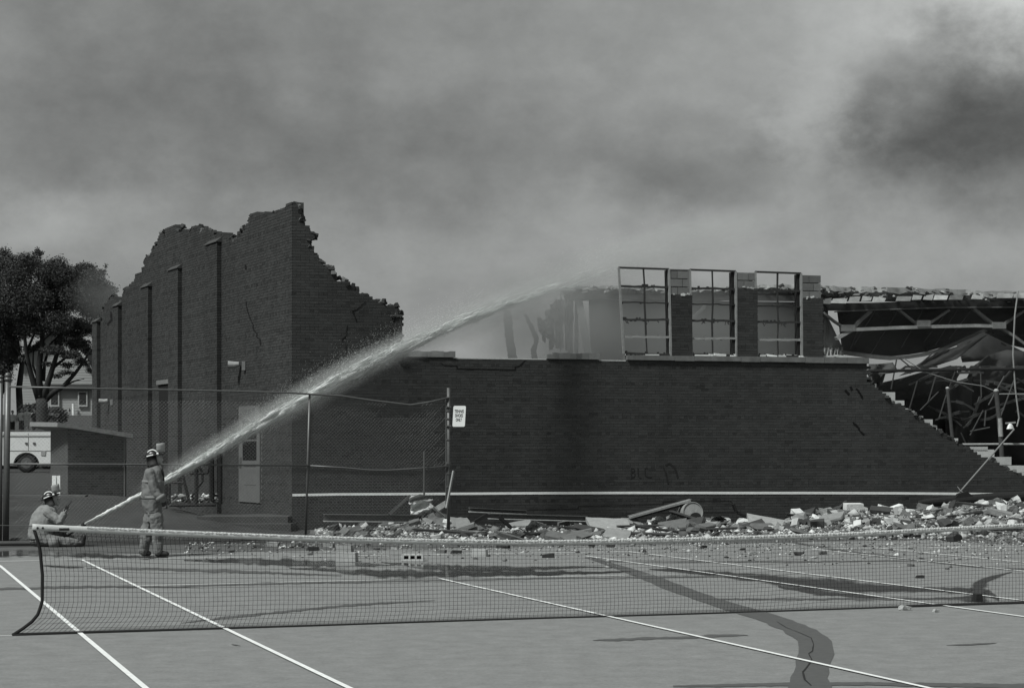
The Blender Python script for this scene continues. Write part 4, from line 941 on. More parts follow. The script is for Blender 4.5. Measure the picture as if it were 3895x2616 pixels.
# onlookers
def capsule(mb, p, r0, q_, r1, n=9, tone=1.0):
    p, q_ = Vector(p), Vector(q_); d = q_ - p; L = d.length or 1e-4; d.normalize()
    pts, rs = [], []
    for a in (-1, -.8, -.45): pts.append(p + d * r0 * a); rs.append(r0 * math.sqrt(max(.03, 1 - a * a)))
    pts.append(p); rs.append(r0); pts.append(p.lerp(q_, .5)); rs.append((r0 + r1) / 2); pts.append(q_); rs.append(r1)
    for a in (.45, .8, 1): pts.append(q_ + d * r1 * a); rs.append(r1 * math.sqrt(max(.03, 1 - a * a)))
    mb.tube(pts, rs, n, True, tone)
def flesh(name, bones, m, parent, vox=.012, smooth=4, disp=0.0, dscale=.1):
    """one continuous surface grown over a set of tapered bones"""
    mb = MB()
    for b in bones: capsule(mb, *b)
    o = mb.build(name, m, parent, True)
    rm = o.modifiers.new('skin', 'REMESH'); rm.mode = 'VOXEL'; rm.voxel_size = vox; rm.use_smooth_shade = True
    s_ = o.modifiers.new('relax', 'SMOOTH'); s_.factor = .5; s_.iterations = smooth
    if disp:
        tx = bpy.data.textures.new('folds', 'CLOUDS'); tx.noise_scale = dscale
        dm = o.modifiers.new('folds', 'DISPLACE'); dm.texture = tx; dm.strength = disp; dm.mid_level = .5; dm.texture_coords = 'GLOBAL'
    return o
def onlooker(base, h, face, shirt, legs, label, lean=0.0, arms=0):
    r = thing('person', base, label, 'person', 'onlookers on the lawn'); k = h / 1.75; ex = Vector((math.cos(face), math.sin(face), 0)); sx_ = Vector((-ex.y, ex.x, 0))
    W = lambda f, s, z: base + (ex * f + sx_ * s + Vector((0, 0, z))) * k
    bones = [(W(0, 0, 1.62), .10 * k, W(.02, 0, 1.66), .095 * k), (W(0, 0, 1.42), .055 * k, W(0, 0, 1.55), .05 * k)]
    for s in (-1, 1):
        bones += [(W(0, s * .09, .92), .085 * k, W(.02, s * .11, .48), .06 * k), (W(.02, s * .11, .48), .055 * k, W(0, s * .13, .08), .04 * k), (W(0, s * .13, .05), .045 * k, W(.15, s * .14, .04), .035 * k)]
        el = W(.02, s * .28, 1.12) if not arms else W(.18, s * .24, 1.15); hd = W(.06, s * .26, .86) if not arms else W(.22, s * .05, 1.2)
        bones += [(W(0, s * .19, 1.38), .05 * k, el, .042 * k), (el, .04 * k, hd, .03 * k)]
    bones += [(W(0, 0, .95), .13 * k, W(0, 0, 1.32), .14 * k)]
    flesh('body', bones, m_skin, r, .035 * k, 2)
    flesh('shirt', [(W(0, -.05, 1.0), .145 * k, W(0, -.07, 1.34), .145 * k), (W(0, .05, 1.0), .145 * k, W(0, .07, 1.34), .145 * k)] + [(W(0, s * .19, 1.38), .065 * k, W(.0, s * .25, 1.2), .06 * k) for s in (-1, 1)], shirt, r, .03 * k, 2)
    flesh('trousers', [(W(0, 0, .93), .145 * k, W(0, 0, 1.0), .14 * k)] + [(W(0, s * .09, .9), .1 * k, W(.01, s * .1, .55 if legs[1] else .12), .075 * k) for s in (-1, 1)], legs[0], r, .03 * k, 2)
    mb = MB(); mb.ball(W(-.015, 0, 1.69), .108 * k, 9, 6, (1, 1, .85)); mb.build('hair', mat('hair', .03), r, True)
    return r
m_sh1, m_sh2, m_dk, m_den = mat('pale shirt', .5), mat('striped shirt', .4, .9, 9, .5), mat('dark clothes', .03), mat('pale shorts', .4)
Yo = 125.0
def on(x): p = PX(x, 1650, Yo); p.z = terrain(p.x, p.y); return p
onlooker(on(82), 1.75, -1.2, m_sh1, (m_dk, False), 'onlooker in a white shirt half turned, beside one in pale shorts')
onlooker(on(102), 1.82, -1.6, m_sh2, (m_den, True), 'onlooker in pale shorts and light top with arms folded', arms=1)
onlooker(on(132), 1.72, -1.9, m_dk, (m_dk, False), 'onlooker in dark clothes standing against the tree trunk')
onlooker(on(48), 1.6, -.8, m_sh1, (m_dk, False), 'onlooker in a pale top beside the tall gate post')

# ------------------------------------------------------------------ chain-link fence
FA = Vector((-9.86, 35.8, 0)); FD = Vector((math.cos(TH), math.sin(TH), 0)); FN = Vector((FD.y, -FD.x, 0))
def fp(x, y, out=0.0):
    s, z = onplane(x, y, FA, FD); return FA + FD * s + FN * out + Vector((0, 0, z))
fence = thing('chain_link_fence', FA, 'tall chain-link fence with a buckled top rail in front of the brick wall', 'fence')
def post(x0, y0, x1, rpx, cap=False, y1=None):
    a = fp(x0, y0); b = fp(x1, 2060); b.z = 0
    mb = MB(); mb.tube([a, a.lerp(b, .5), b], rpx / 190, 10); p = mb.build('post', m_galv, fence, True)
    if cap:
        mb = MB(); mb.ball(a + Vector((0, 0, .06)), rpx / 190 * 1.05, 10, 7); mb.tube([a - Vector((0, 0, .05)), a + Vector((0, 0, .02))], rpx / 190 * 1.15, 10); mb.build('cap', m_galv, p, True)
    return p
post(30, 1440, 22, 11.5, True); post(4, 1445, 0, 7, True)
post(1178, 1498, 1162, 4.4); pr = post(1706, 1475, 1706, 6.8)
for yy in (1512, 1548, 1562, 1592, 1619, 1671, 1758, 1762, 1800, 1850):
    mb = MB(); c = fp(1706, yy); mb.tube([c - Vector((0, 0, .012)), c + Vector((0, 0, .012))], .055, 10); mb.build('tie_band', m_galv, pr)
mb = MB(); mb.tube([fp(1697, 1515), fp(1697, 1930)], .016, 6); mb.build('tension_bar', m_galv, fence)
RAIL = [(36, 1471), (300, 1477), (600, 1482), (900, 1488), (1110, 1494), (1178, 1499), (1300, 1506), (1400, 1521), (1500, 1533), (1558, 1540), (1620, 1531), (1704, 1513)]
MID = [(36, 1764), (300, 1765), (600, 1766), (1178, 1770)]
MID2 = [(1178, 1771), (1300, 1778), (1400, 1787), (1470, 1788), (1560, 1783), (1704, 1773)]
for pts, r_ in ((RAIL, 3.6), (MID, 3.4), (MID2, 3.6)):
    mb = MB(); mb.tube([fp(x, y, .04) for x, y in pts], r_ / 190, 8); mb.build('rail', m_galv, fence, True)
for x0, y0, y1, r_ in ((1608, 1715, 1885, 4),):
    mb = MB(); mb.tube([fp(x0, y0, .1), fp(x0, y1, .1)], r_ / 190, 7); mb.build('stub_post', m_galv, fence)
# woven wires
mb = MB(); sL = onplane(30, 1500, FA, FD)[0]; sR = onplane(1704, 1500, FA, FD)[0]; dia = .075
rail_sz = [onplane(x, y, FA, FD) for x, y in RAIL]
k = -int(3.2 / dia) - 1
while sL + k * dia < sR + 3.3:
    for sgn in (1, -1):
        s_ = sL + k * dia if sgn == 1 else sL + k * dia
        pts = []; z = .05
        while z < 3.15:
            ss = s_ + z if sgn == 1 else s_ + 3.2 - z
            if sL <= ss <= sR and z <= interp(ss, rail_sz): pts.append(FA + FD * (ss + .012 * math.sin(z * 3 + ss)) + FN * (.03 * math.sin(ss * 1.1) * math.sin(z * 2) + (.004 if sgn == 1 else -.004)) + Vector((0, 0, z)))
            z += .31
        if len(pts) > 1: mb.tube(pts, .0011, 3, False)
    k += 1
o = mb.build('chain_link', mat('chain link wire', .20, .5, 20, .2, metal=.3), fence); o['kind'] = 'stuff'
# sign on the right-hand post
sc_ = fp(1741, 1583, .1); sgn = thing('court_rules_sign', sc_, 'small white sign reading TENNIS SHOES ONLY on the fence post', 'sign')
w_, h_ = .262, .44; ex = Vector((math.cos(.05), math.sin(.05), 0)); ez = Vector((.055, 0, 1)).normalized()
pts = []
for cx_, cz_, a0 in ((w_ / 2 - .03, h_ / 2 - .03, 0), (-w_ / 2 + .03, h_ / 2 - .03, 90), (-w_ / 2 + .03, -h_ / 2 + .03, 180), (w_ / 2 - .03, -h_ / 2 + .03, 270)):
    for a in range(0, 91, 18): pts.append(sc_ + ex * (cx_ + .03 * math.cos(math.radians(a0 + a))) + ez * (cz_ + .03 * math.sin(math.radians(a0 + a))))
mb = MB(); mb.prism(pts, .004, (0, 1, 0)); mb.build('plate', mat('sign white', .82, .5, 5, .04), sgn)
Rt = Matrix((ex, ez, ex.cross(ez))).transposed().to_4x4()
for i, tx in enumerate(('TENNIS', 'SHOES', 'ONLY')):
    cu = bpy.data.curves.new('lettering', 'FONT'); cu.body = tx; cu.size = .092; cu.align_x = 'CENTER'; cu.offset = .0012; cu.extrude = .0008; cu.space_character = 1.05
    to = bpy.data.objects.new('lettering_source', cu); COL.objects.link(to)
    me = bpy.data.meshes.new_from_object(to.evaluated_get(bpy.context.evaluated_depsgraph_get())); bpy.data.objects.remove(to); bpy.data.curves.remove(cu)
    xs = [v.co.x for v in me.vertices]; wx = max(xs) - min(xs); f_ = (.195, .165, .125)[i] / wx
    Mx = Matrix.Translation(sc_ + ex * -.005 + ez * (.075 - i * .089) + Vector((0, -.003, 0))) @ Rt @ Matrix.Diagonal((f_, 1, 1, 1))
    me.transform(Mx); me.materials.append(m_letter); link('lettering', me, sgn)
for dz in (.2, -.2):
    mb = MB(); mb.bar(fp(1706, 1583) + Vector((-.05, -.06, dz)), fp(1706, 1583) + Vector((.06, -.06, dz)), .02, .025); mb.build('bracket', m_galv, sgn)
mb = MB(); mb.bar(PX(1698, 1932, 38.3), PX(1725, 1790, 38.5), .03, .045, tone=.55); tag(mb.build('leaning_plank', m_block), 'narrow pale plank leaning on the fence post under the sign', 'plank')

# ------------------------------------------------------------------ tennis net
net = thing('tennis_net', court(-6.05, 0), 'dark tennis net with white headband sagging across the near court', 'net')
NT = [(128, 2004), (640, 2026), (1100, 2044), (1500, 2056), (1800, 2061), (2000, 2063), (2300, 2060), (2600, 2053), (2900, 2044), (3200, 2034), (3500, 2018), (3895, 1998), (4200, 1980)]
def np_(x, y, out=0.0):
    s, z = onplane(x, y, CO, Vector((math.cos(TH), math.sin(TH), 0))); return s, z
NTs = [np_(x, y) for x, y in NT]
u0, u1 = NTs[0][0], NTs[-1][0]
ndir = Vector((math.cos(TH), math.sin(TH), 0)); nn = Vector((math.sin(TH), -math.cos(TH), 0))
def bandw(u): return interp(u, [(u0, .062), (0, .055), (u1, .055)])
EDGE = [(0, .0), (.2, .055), (.45, .085), (.7, .075), (.85, .02), (.95, -.08), (1, -.16)]
def netpoint(u, f):
    """f: 0 just under the band, 1 at the ground"""
    zt = interp(u, NTs) - bandw(u) / 2; e = math.exp(-(u - u0) / 1.1)
    du = interp(f, EDGE) * e - .05 * sm(.8, 1, f) * math.exp(-(u - u0) / 4)
    du += .012 * mnoise.noise(Vector((u * 1.3, f * 3, 4))); sag = .006 * math.sin(u * 3.1) * math.sin(f * 3)
    if 1.2 < u < 2.6: du += -.05 * math.sin((u - 1.2) / 1.4 * math.pi) * sm(.55, 1, f); sag += -.02 * math.sin((u - 1.2) / 1.4 * math.pi) * sm(.4, .9, f)
    out = .10 * math.sin(f * math.pi * .5) ** 2 * (.5 + .5 * mnoise.noise(Vector((u * .35, 0, 0)))) + .012 * mnoise.noise(Vector((u * .9, f * 2, 1)))
    return CO + ndir * (u + du) + nn * out + Vector((0, 0, zt * (1 - f) + .012 + sag * (f < 1)))
mb = MB(); nu = int((u1 - u0) / .0455); nf = 20
for i in range(1, nu + 1):
    u = u0 + i * .0455; mb.tube([netpoint(u, j / nf) for j in range(nf + 1)], .0019, 3, False)
for j in range(1, nf):
    mb.tube([netpoint(u0 + .02 + (u1 - u0 - .02) * i / 300, j / nf) for i in range(301)], .0019, 3, False)
o = mb.build('netting', m_net, net); o['kind'] = 'stuff'
mb = MB(); rows = []
n = 260
for k_, (dz, oy) in enumerate(((.5, .012), (.25, .026), (-.25, .026), (-.5, .014))):
    rows.append([CO + ndir * lerp(u0 - .012, u1, i / n) + nn * (oy + .003 * math.sin(i * 1.9 + dz * 3)) + Vector((0, 0, interp(lerp(u0, u1, i / n), NTs) + bandw(lerp(u0, u1, i / n)) * dz * (1 + .05 * math.sin(i * 2.3)))) for i in range(n + 1)])
mb.sheet(rows, .03, -nn); band = mb.build('headband', m_tape, net, True)
m_stitch = mat('band stitching', .42, .9, 9, .2)
mb = MB(); Rn = Matrix((ndir, -nn, Vector((0, 0, 1)))).transposed()
for i in range(330):
    u = lerp(u0 + .5, u1, (i + random.uniform(-.2, .2)) / 330); z_ = interp(u, NTs) + bandw(u) * .38; mb.bar(CO + ndir * u + nn * .030 + Vector((0, 0, z_ - .008)), CO + ndir * (u + .022) + nn * .030 + Vector((0, 0, z_ + .008)), .004, .006)
o = mb.build('lacing', m_stitch, band); o['kind'] = 'stuff'
m_hole = mat('grommet', .03)
for x in (142, 162):
    s_, z_ = np_(x, 2007); mb = MB(); c = CO + ndir * s_ + nn * .028 + Vector((0, 0, z_)); mb.tube([c, c + nn * .004], .012, 10); mb.build('grommet', m_hole, band)
s_, z_ = np_(243, 2012); mb = MB(); mb.box(CO + ndir * s_ + nn * .03 + Vector((0, 0, z_)), (.095, .006, .026), Rn); mb.build('buckle', m_hole, band)
mb = MB(); mb.tube([netpoint(u0 + .01, j / 16) - ndir * .01 for j in range(17)], .017, 8); mb.build('side_tape', m_net, net, True)
mb = MB(); mb.tube([netpoint(lerp(u0 - .0, u1, i / 160), 1.0) + Vector((0, 0, .004)) for i in range(161)], [lerp(.019, .010, min(1, i / 40)) if i < 125 else .021 for i in range(161)], 8); mb.build('bottom_cord', m_net, net, True)
s_, z_ = np_(128, 2000); mb = MB(); a = CO + ndir * (u0 - .01) + Vector((0, 0, interp(u0, NTs) + .01)); mb.tube([a, a - ndir * .5 + Vector((0, 0, .02)), a - ndir * 1.3 + Vector((0, 0, .045))], .004, 6); mb.build('cable', m_galv, net)
a = netpoint(u0, 1.0); mb = MB(); mb.tube([a, a - ndir * 1.4], .005, 6); mb.build('ground_cord', m_tape, net)
pst = court(u0 - 1.3, 0); mb = MB(); mb.tube([pst, pst + Vector((0, 0, 1.1))], .04, 10); tag(mb.build('net_post', mat('green post', .06), None, True), 'steel net post beyond the left end of the headband', 'post')
p_ = GP(3722, 2290); mb = MB(); mb.box(p_ + Vector((0, .05, .05)), (.10, .1, .1), Rn, 1, .8); mb.build('ground_anchor', m_black, net)

# ------------------------------------------------------------------ rubble along the wall
def RX(x, y, d): 
    s, z = onplane(x, y, C0 + NF * d, DF); return C0 + NF * d + DF * s + Vector((0, 0, z))
CREST = [(1180, 2030), (1230, 2000), (1300, 1985), (1500, 1985), (1600, 1962), (1750, 1972), (1950, 1990), (2100, 1990), (2250, 1985), (2450, 1985), (2600, 1985), (2750, 1975), (2900, 1985), (3050, 1957), (3200, 1940), (3400, 1936), (3600, 1930), (3750, 1908), (3895, 1902), (4200, 1900)]
FRONT = [(1180, 2036), (1300, 2052), (1500, 2070), (1900, 2078), (2300, 2068), (2700, 2060), (3100, 2052), (3500, 2056), (3895, 2078), (4200, 2085)]
def wallY(x): return onplane(x, 0, C0, DF)[0] * DF.y + C0.y
def heap(x, t):
    """t: 0 at the wall foot, 1 at the toe of the heap"""
    Y0 = wallY(x) - .12; Y1 = F * CH / (interp(x, FRONT) - YH); Y = lerp(Y0, Y1, t)
    Yc = lerp(Y0, Y1, .38); hc = max(.02, CH + (YH - interp(x, CREST)) * Yc / F)
    pr = interp(t, [(0, .55), (.2, .85), (.38, 1), (.6, .55), (.8, .2), (1, 0)])
    P = Vector(((x - CX) * Y / F, Y, 0)); h = hc * pr * .86
    h += .11 * hc ** .5 * (mnoise.noise(P * 1.3) + .6 * mnoise.noise(P * 3.3)) * (1 - t) 
    h *= lerp(.42 + .5 * math.exp(-((x - 1610) / 110) ** 2) + .25 * math.exp(-((x - 2560) / 160) ** 2), 1, sm(2850, 3150, x))
    P.z = max(-.02, h) if t < .995 else -.02
    return P
mb = MB(); xs = list(range(1180, 4200, 14)); nt_ = 26
V = [heap(x, j / nt_) for j in range(nt_ + 1) for x in xs]; k = len(xs)
mb.add(V, [((j + 1) * k + i, (j + 1) * k + i + 1, j * k + i + 1, j * k + i) for j in range(nt_) for i in range(k - 1)])
tag(mb.build('rubble_heap', m_dust), 'long low heap of crushed mortar and dust along the foot of the brick wall', 'rubble', kind='stuff')
# chunk shapes
CH_ = []
TONES = [.14, .34, .62, 1.0, 1.55]
def chunk_mesh(r, kind, tn):
    mb = MB(); jt = .035 if kind == 'block' else .13; idx = {}; P = []; fs = []
    def vid(p):
        if p not in idx:
            idx[p] = len(P); v = Vector(p) * .5
            v *= 1 - (.06 if kind == 'block' else .16) * (max(0, v.length - .6))
            P.append(v + Vector((r.uniform(-jt, jt), r.uniform(-jt, jt), r.uniform(-jt, jt))))
        return idx[p]
    for ax in range(3):
        for sg in (-1, 1):
            for a in (-1, 0):
                for b in (-1, 0):
                    q_ = []
                    for da, db in ((0, 0), (1, 0), (1, 1), (0, 1)):
                        c = [0, 0, 0]; c[ax] = sg; c[(ax + 1) % 3] = a + da; c[(ax + 2) % 3] = b + db; q_.append(vid(tuple(c)))
                    fs.append(tuple(q_ if sg > 0 else reversed(q_)))
    for _ in range(1 if kind == 'block' else 2):           # knocked-off corners
        n = Vector((r.choice((-1, 1)), r.choice((-1, 1)), r.choice((-1, 1)))).normalized(); lim = r.uniform(.42, .62)
        for i, v in enumerate(P):
            d = v.dot(n) - lim
            if d > 0: P[i] = v - n * d * r.uniform(.8, 1.3)
    mb.add(P, fs, tn)
    return mb.mesh('chunk', m_rubble)
r_ = random.Random(31)
SHAPES = {(kd, ti): [chunk_mesh(r_, kd, tn) for _ in range(4)] for kd in ('block', 'chunk') for ti, tn in enumerate(TONES)}
def piece(name, P, size, kd, ti, rot, label, cat, group=None):
    o = link(name, r_.choice(SHAPES[(kd, ti)])); o.location = P; o.scale = size; o.rotation_euler = rot
    return tag(o, label, cat, group)
LB = {('block', 0): ('dark sooty building block lying in the rubble heap', 'block'), ('block', 1): ('grey building block lying in the rubble heap', 'block'), ('block', 2): ('pale grey building block lying in the rubble heap', 'block'), ('block', 3): ('pale building block lying in the rubble heap', 'block'), ('block', 4): ('whitish building block lying in the rubble heap', 'block'),
      ('chunk', 0): ('dark broken lump of masonry in the rubble heap', 'rubble'), ('chunk', 1): ('grey broken lump of masonry in the rubble heap', 'rubble'), ('chunk', 2): ('light grey broken lump of masonry in the rubble heap', 'rubble'), ('chunk', 3): ('pale broken lump of masonry in the rubble heap', 'rubble'), ('chunk', 4): ('whitish broken lump of masonry in the rubble heap', 'rubble')}
NM = {'block': 'building_block', 'chunk': 'masonry_chunk'}
cnt = 0
while cnt < 245:
    right = r_.random() < .6
    x = r_.uniform(3000, 3990) if right else r_.uniform(1230, 3050); t = r_.betavariate(2.0, 1.9)
    P = heap(x, t); kd = 'block' if r_.random() < .42 else 'chunk'
    ti = r_.choices(range(5), (3, 4, 4, 3, 2) if right else (4, 4, 3, 2, 1))[0]
    if kd == 'block':
        sz = r_.choice(((.40, .20, .20), (.30, .20, .19), (.22, .11, .07), (.21, .10, .065), (.40, .2, .1)))
    else:
        b_ = r_.choice((.14, .2, .26, .34)) * (1.0 if t < .7 else .7); sz = (b_ * r_.uniform(.8, 1.5), b_ * r_.uniform(.7, 1.1), b_ * r_.uniform(.45, .9))
    q_ = .85 if right else (.8 if t < .75 else .65); sz = tuple(a * q_ for a in sz)
    P.z = max(P.z, 0) + sz[2] * r_.uniform(.1, .42)
    piece(NM[kd], P, sz, kd, ti, (r_.uniform(-.5, .5), r_.uniform(-.5, .5), r_.uniform(0, 6.28)), LB[(kd, ti)][0], LB[(kd, ti)][1], 'masonry in the rubble heap')
    cnt += 1
for i in range(44):                                   # flat fragments and charred boards between them
    x = r_.uniform(1240, 3050) if i < 30 else r_.uniform(3050, 3950); t = r_.uniform(.2, .85); P = heap(x, t); brd = i % 3 == 0
    sz = (r_.uniform(.8, 1.8), .11, .045) if brd else (r_.uniform(.3, .65), r_.uniform(.22, .42), r_.uniform(.06, .12)); P.z = max(P.z, 0) + .06
    if brd: piece('charred_board', P, sz, 'block', 0, (r_.uniform(-.3, .3), r_.uniform(-.16, .16), r_.uniform(-.5, .5)), 'charred dark board lying across the rubble', 'board', 'boards in the rubble heap')
    else: piece('slab_fragment', P, sz, 'block', r_.choice((0, 1, 1, 2)), (r_.uniform(.05, .5), r_.uniform(-.3, .3), r_.uniform(-.6, .6)), 'flat broken slab fragment tilted in the rubble heap', 'slab', 'slab fragments in the rubble heap')
# small debris
def chips(n, seed, fx, size):
    g = random.Random(seed); V = np.zeros((n * 6, 3)); T_ = np.zeros(n * 8)
    oct_ = np.array([(1, 0, 0), (-1, 0, 0), (0, 1, 0), (0, -1, 0), (0, 0, 1), (0, 0, -1)], float); tri = np.array([(0, 2, 4), (2, 1, 4), (1, 3, 4), (3, 0, 4), (2, 0, 5), (1, 2, 5), (3, 1, 5), (0, 3, 5)])
    for i in range(n):
        P = fx(g); s_ = size * g.uniform(.4, 1) * (1 + (g.random() < .1)); e = Matrix.Rotation(g.uniform(0, 6.28), 3, 'Z') @ Matrix.Rotation(g.uniform(-.6, .6), 3, 'X')
        M_ = np.array(e) @ np.diag([s_ * g.uniform(.7, 1.5), s_ * g.uniform(.6, 1.1), s_ * g.uniform(.35, .8)])
        V[i * 6:i * 6 + 6] = (oct_ + np.array([[g.uniform(-.35, .35) for _ in range(3)] for _ in range(6)])) @ M_.T + np.array((P.x, P.y, max(P.z, .012) + s_ * .15)); T_[i * 8:i * 8 + 8] = g.choice((.12, .25, .5, .8, 1.2, 1.7))
    Fa = (np.arange(n)[:, None, None] * 6 + tri[None]).reshape(-1, 3)
    return V, Fa, T_
V, Fa, T_ = chips(11000, 5, lambda g: heap(g.uniform(1200, 3100) if g.random() < .6 else g.uniform(2950, 4000), min(.99, g.betavariate(1.6, 1.3))), .036)
tag(link('rubble_chips', npmesh('rubble_chips', V, Fa, m_rubble, T_)), 'scattered small chips of brick and mortar over the rubble heap', 'debris', kind='stuff')
def spread(g):
    x = g.uniform(700, 4000); y = 2062 + abs(g.gauss(0, 1)) * (26 if x < 1300 else 36); return GP(x, min(y, 2230))
V, Fa, T_ = chips(1900, 15, lambda g: heap(g.uniform(1220, 3000) if g.random() < .5 else g.uniform(2950, 4000), min(.95, g.betavariate(1.8, 1.6))), .085)
tag(link('rubble_lumps', npmesh('rubble_lumps', V, Fa, m_rubble, T_)), 'fist-sized lumps of broken masonry filling the rubble heap', 'debris', kind='stuff')
V, Fa, T_ = chips(260, 8, lambda g: PX(g.uniform(650, 830), 1905 + g.uniform(-22, 18), 44.4 + g.uniform(-.2, .4)), .07)
tag(link('debris_heap', npmesh('debris_heap', V, Fa, m_rubble, T_)), 'small heap of pale plaster debris behind the bent handrails', 'debris', kind='stuff')
V, Fa, T_ = chips(1500, 6, spread, .03)
tag(link('court_debris', npmesh('court_debris', V, Fa, m_rubble, T_)), 'small chips of brick strewn over the far end of the court', 'debris', kind='stuff')
# loose bricks lying on the court
BLb = 'loose dark brick lying on the court'
for x, y, w, ti in ((2323, 2082, 30, 0), (2676, 2084, 26, 0), (2824, 2093, 22, 0), (2863, 2112, 34, 3), (3038, 2113, 36, 0), (3130, 2109, 30, 1), (2852, 2134, 14, 0), (3465, 2155, 26, 1), (3499, 2200, 32, 0), (3603, 2167, 16, 1), (3480, 2050, 44, 0), (2420, 2099, 24, 2), (2085, 2122, 46, 0), (1188, 2096, 46, 0), (1734, 2108, 42, 0), (1436, 2092, 18, 0), (1914, 2086, 50, 0),
                    (1130, 2078, 40, 1), (980, 2084, 38, 1), (1040, 2078, 46, 2), (1330, 2084, 40, 2), (1600, 2092, 60, 2), (1680, 2104, 36, 1), (1250, 2082, 40, 2), (820, 2098, 20, 1), (880, 2102, 26, 1), (3305, 2145, 12, 0), (3005, 2110, 10, 0), (3240, 2052, 22, 0), (3400, 2054, 24, 0), (3575, 2056, 26, 0), (3720, 2058, 30, 1), (2560, 2094, 22, 2), (2250, 2079, 24, 0), (2130, 2080, 20, 1), (1500, 2090, 22, 3), (1180, 2112, 20, 1), (3650, 2130, 14, 1), (3290, 2080, 16, 0)):
    P = GP(x, y); k = P.y / F; L_ = w * k; P.z = .010 + L_ * .16
    lb = {0: 'loose dark brick lying on the court', 1: 'loose grey brick lying on the court', 2: 'loose light grey brick lying on the court', 3: 'loose pale brick lying on the court'}[ti]
    piece('loose_brick', P, (L_, L_ * .5, L_ * .36), 'block', ti, (r_.uniform(-.1, .1), r_.uniform(-.1, .1), r_.uniform(-.7, .7)), lb, 'brick', 'loose bricks on the court')
for x, y, w, h, lb in ((3441, 2318, 40, 20, 'larger pale stone lying in front of the net cord'), (3560, 2326, 22, 14, 'smaller pale stone lying in front of the net cord')):
    P = GP(x, y + 4); k = P.y / F; P.z = .01 + h * k * .35; piece('stone', P, (w * k, w * k * .7, h * k), 'chunk', 3, (.1, .2, .4), lb, 'stone')
# hollow block and pale blocks on the wet court
Pb = GP(1570, 2134); kb = Pb.y / F; hb = thing('hollow_block', Pb, 'hollow concrete block with three dark cores lying on the wet court', 'block')
mb = MB(); L_, H_ = 82 * kb, 25 * kb
for i, (a, b) in enumerate(((0, .10), (.32, .40), (.61, .69), (.91, 1.0))): mb.box((Pb.x + L_ * ((a + b) / 2 - .5), Pb.y, .012 + H_ / 2), (L_ * (b - a), .2, H_))
for zz, hh in ((.012 + H_ * .13, H_ * .26), (.012 + H_ * .9, H_ * .2)): mb.box((Pb.x, Pb.y + .003, zz), (L_ + .004, .204, hh))
mb.build('shell', m_block, hb)
mb = MB(); mb.box((Pb.x, Pb.y + .08, .012 + H_ / 2), (L_ * .94, .03, H_ * .8)); mb.build('core_shade', m_black, hb)  # black slab inside the shell, paints the shade of the hollow cores
for x, y, w, h, tn, lb in ((1318, 2138, 78, 34, 0.7, 'large pale concrete block standing on the wet court'), (1825, 2118, 56, 26, 0.8, 'whitish ragged concrete block on the court'), (1310, 2100, 60, 24, .55, 'pale split block lying behind the large pale block')):
    P = GP(x, y); k = P.y / F; mb = MB(); mb.box(P + Vector((0, .1, .012 + h * k / 2)), (w * k, .19, h * k), Matrix.Rotation(r_.uniform(-.2, .2), 3, 'Z'), tn, .96); tag(mb.build('concrete_block', m_block), lb, 'block')

# notable pieces in the heap
def beam(name, p, q_, hpx, label, cat, flange=True, tn=(.5, 2.4), m=m_steel2):
    """I-section beam between two points"""
    a, b = Vector(p), Vector(q_); h = hpx / 160; rt = thing(name, (a + b) / 2, label, cat)
    mb = MB(); mb.bar(a, b, .02, h, tone=tn[0]); mb.build('web', m, rt)
    for s_, t_ in ((1, tn[0] * 1.3), (-1, tn[1])):
        mb = MB(); o_ = Vector((0, 0, s_ * h * .5)); mb.bar(a + o_, b + o_, .15, .02, tone=t_); mb.build('flange', m, rt)
    return rt
beam('steel_beam', RX(1232, 1968, 2.6), RX(1625, 1972, 2.4), 24, 'long black steel beam lying on the left end of the rubble', 'beam')
beam('steel_beam', RX(1785, 1938, 1.2), RX(2000, 1948, 1.1), 14, 'short steel beam with a pale flange lying against the brick wall', 'beam', tn=(.5, 3.2))
beam('steel_beam', RX(1860, 1962, 2.0), RX(2230, 1972, 1.6), 18, 'long steel beam with a white lower flange lying behind the bent strap', 'beam', tn=(.5, 3.2))
beam('steel_beam', RX(2392, 1970, 1.8), RX(2626, 1906, 1.6), 16, 'pale steel beam propped up at a slant behind the metal drum', 'beam', tn=(.6, .5))
mb = MB(); mb.bar(RX(2396, 1967, 1.9), RX(2624, 1903, 1.7), .1, .05, tone=1.8); tag(mb.build('batten', m_steel2), 'pale batten lying along the slanted beam', 'batten')
beam('steel_beam', RX(2552, 1950, 2.1), RX(2705, 1998, 3.0), 16, 'black steel beam sloping down below the metal drum', 'beam', tn=(.25, .3))
for pts, lb in (([(1798, 1988), (1846, 1960), (1902, 1967), (1962, 2024)], 'bent black steel strap arching over the rubble'), ([(2380, 1952), (2560, 1950), (2800, 1948)], 'dark pipe lying along the wall foot behind the drum'), ([(2790, 1920), (2800, 1945), (2830, 1962)], 'thin bent rod leaning on the wall foot'), ([(2100, 1965), (2220, 1980), (2330, 1974)], 'dark charred board lying behind the tilted slab')):
    mb = MB(); P = [RX(x, y, 2.6 if 'arch' in lb else 1.0) for x, y in pts]
    for i, (a, b) in enumerate(zip(P, P[1:])): d = (b - a).normalized(); mb.bar(a - d * .03, b + d * .03, .12 + .003 * i, .07 if 'arch' in lb else .05, tone=.5)
    tag(mb.build('steel_strap', m_steel), lb, 'scrap metal')
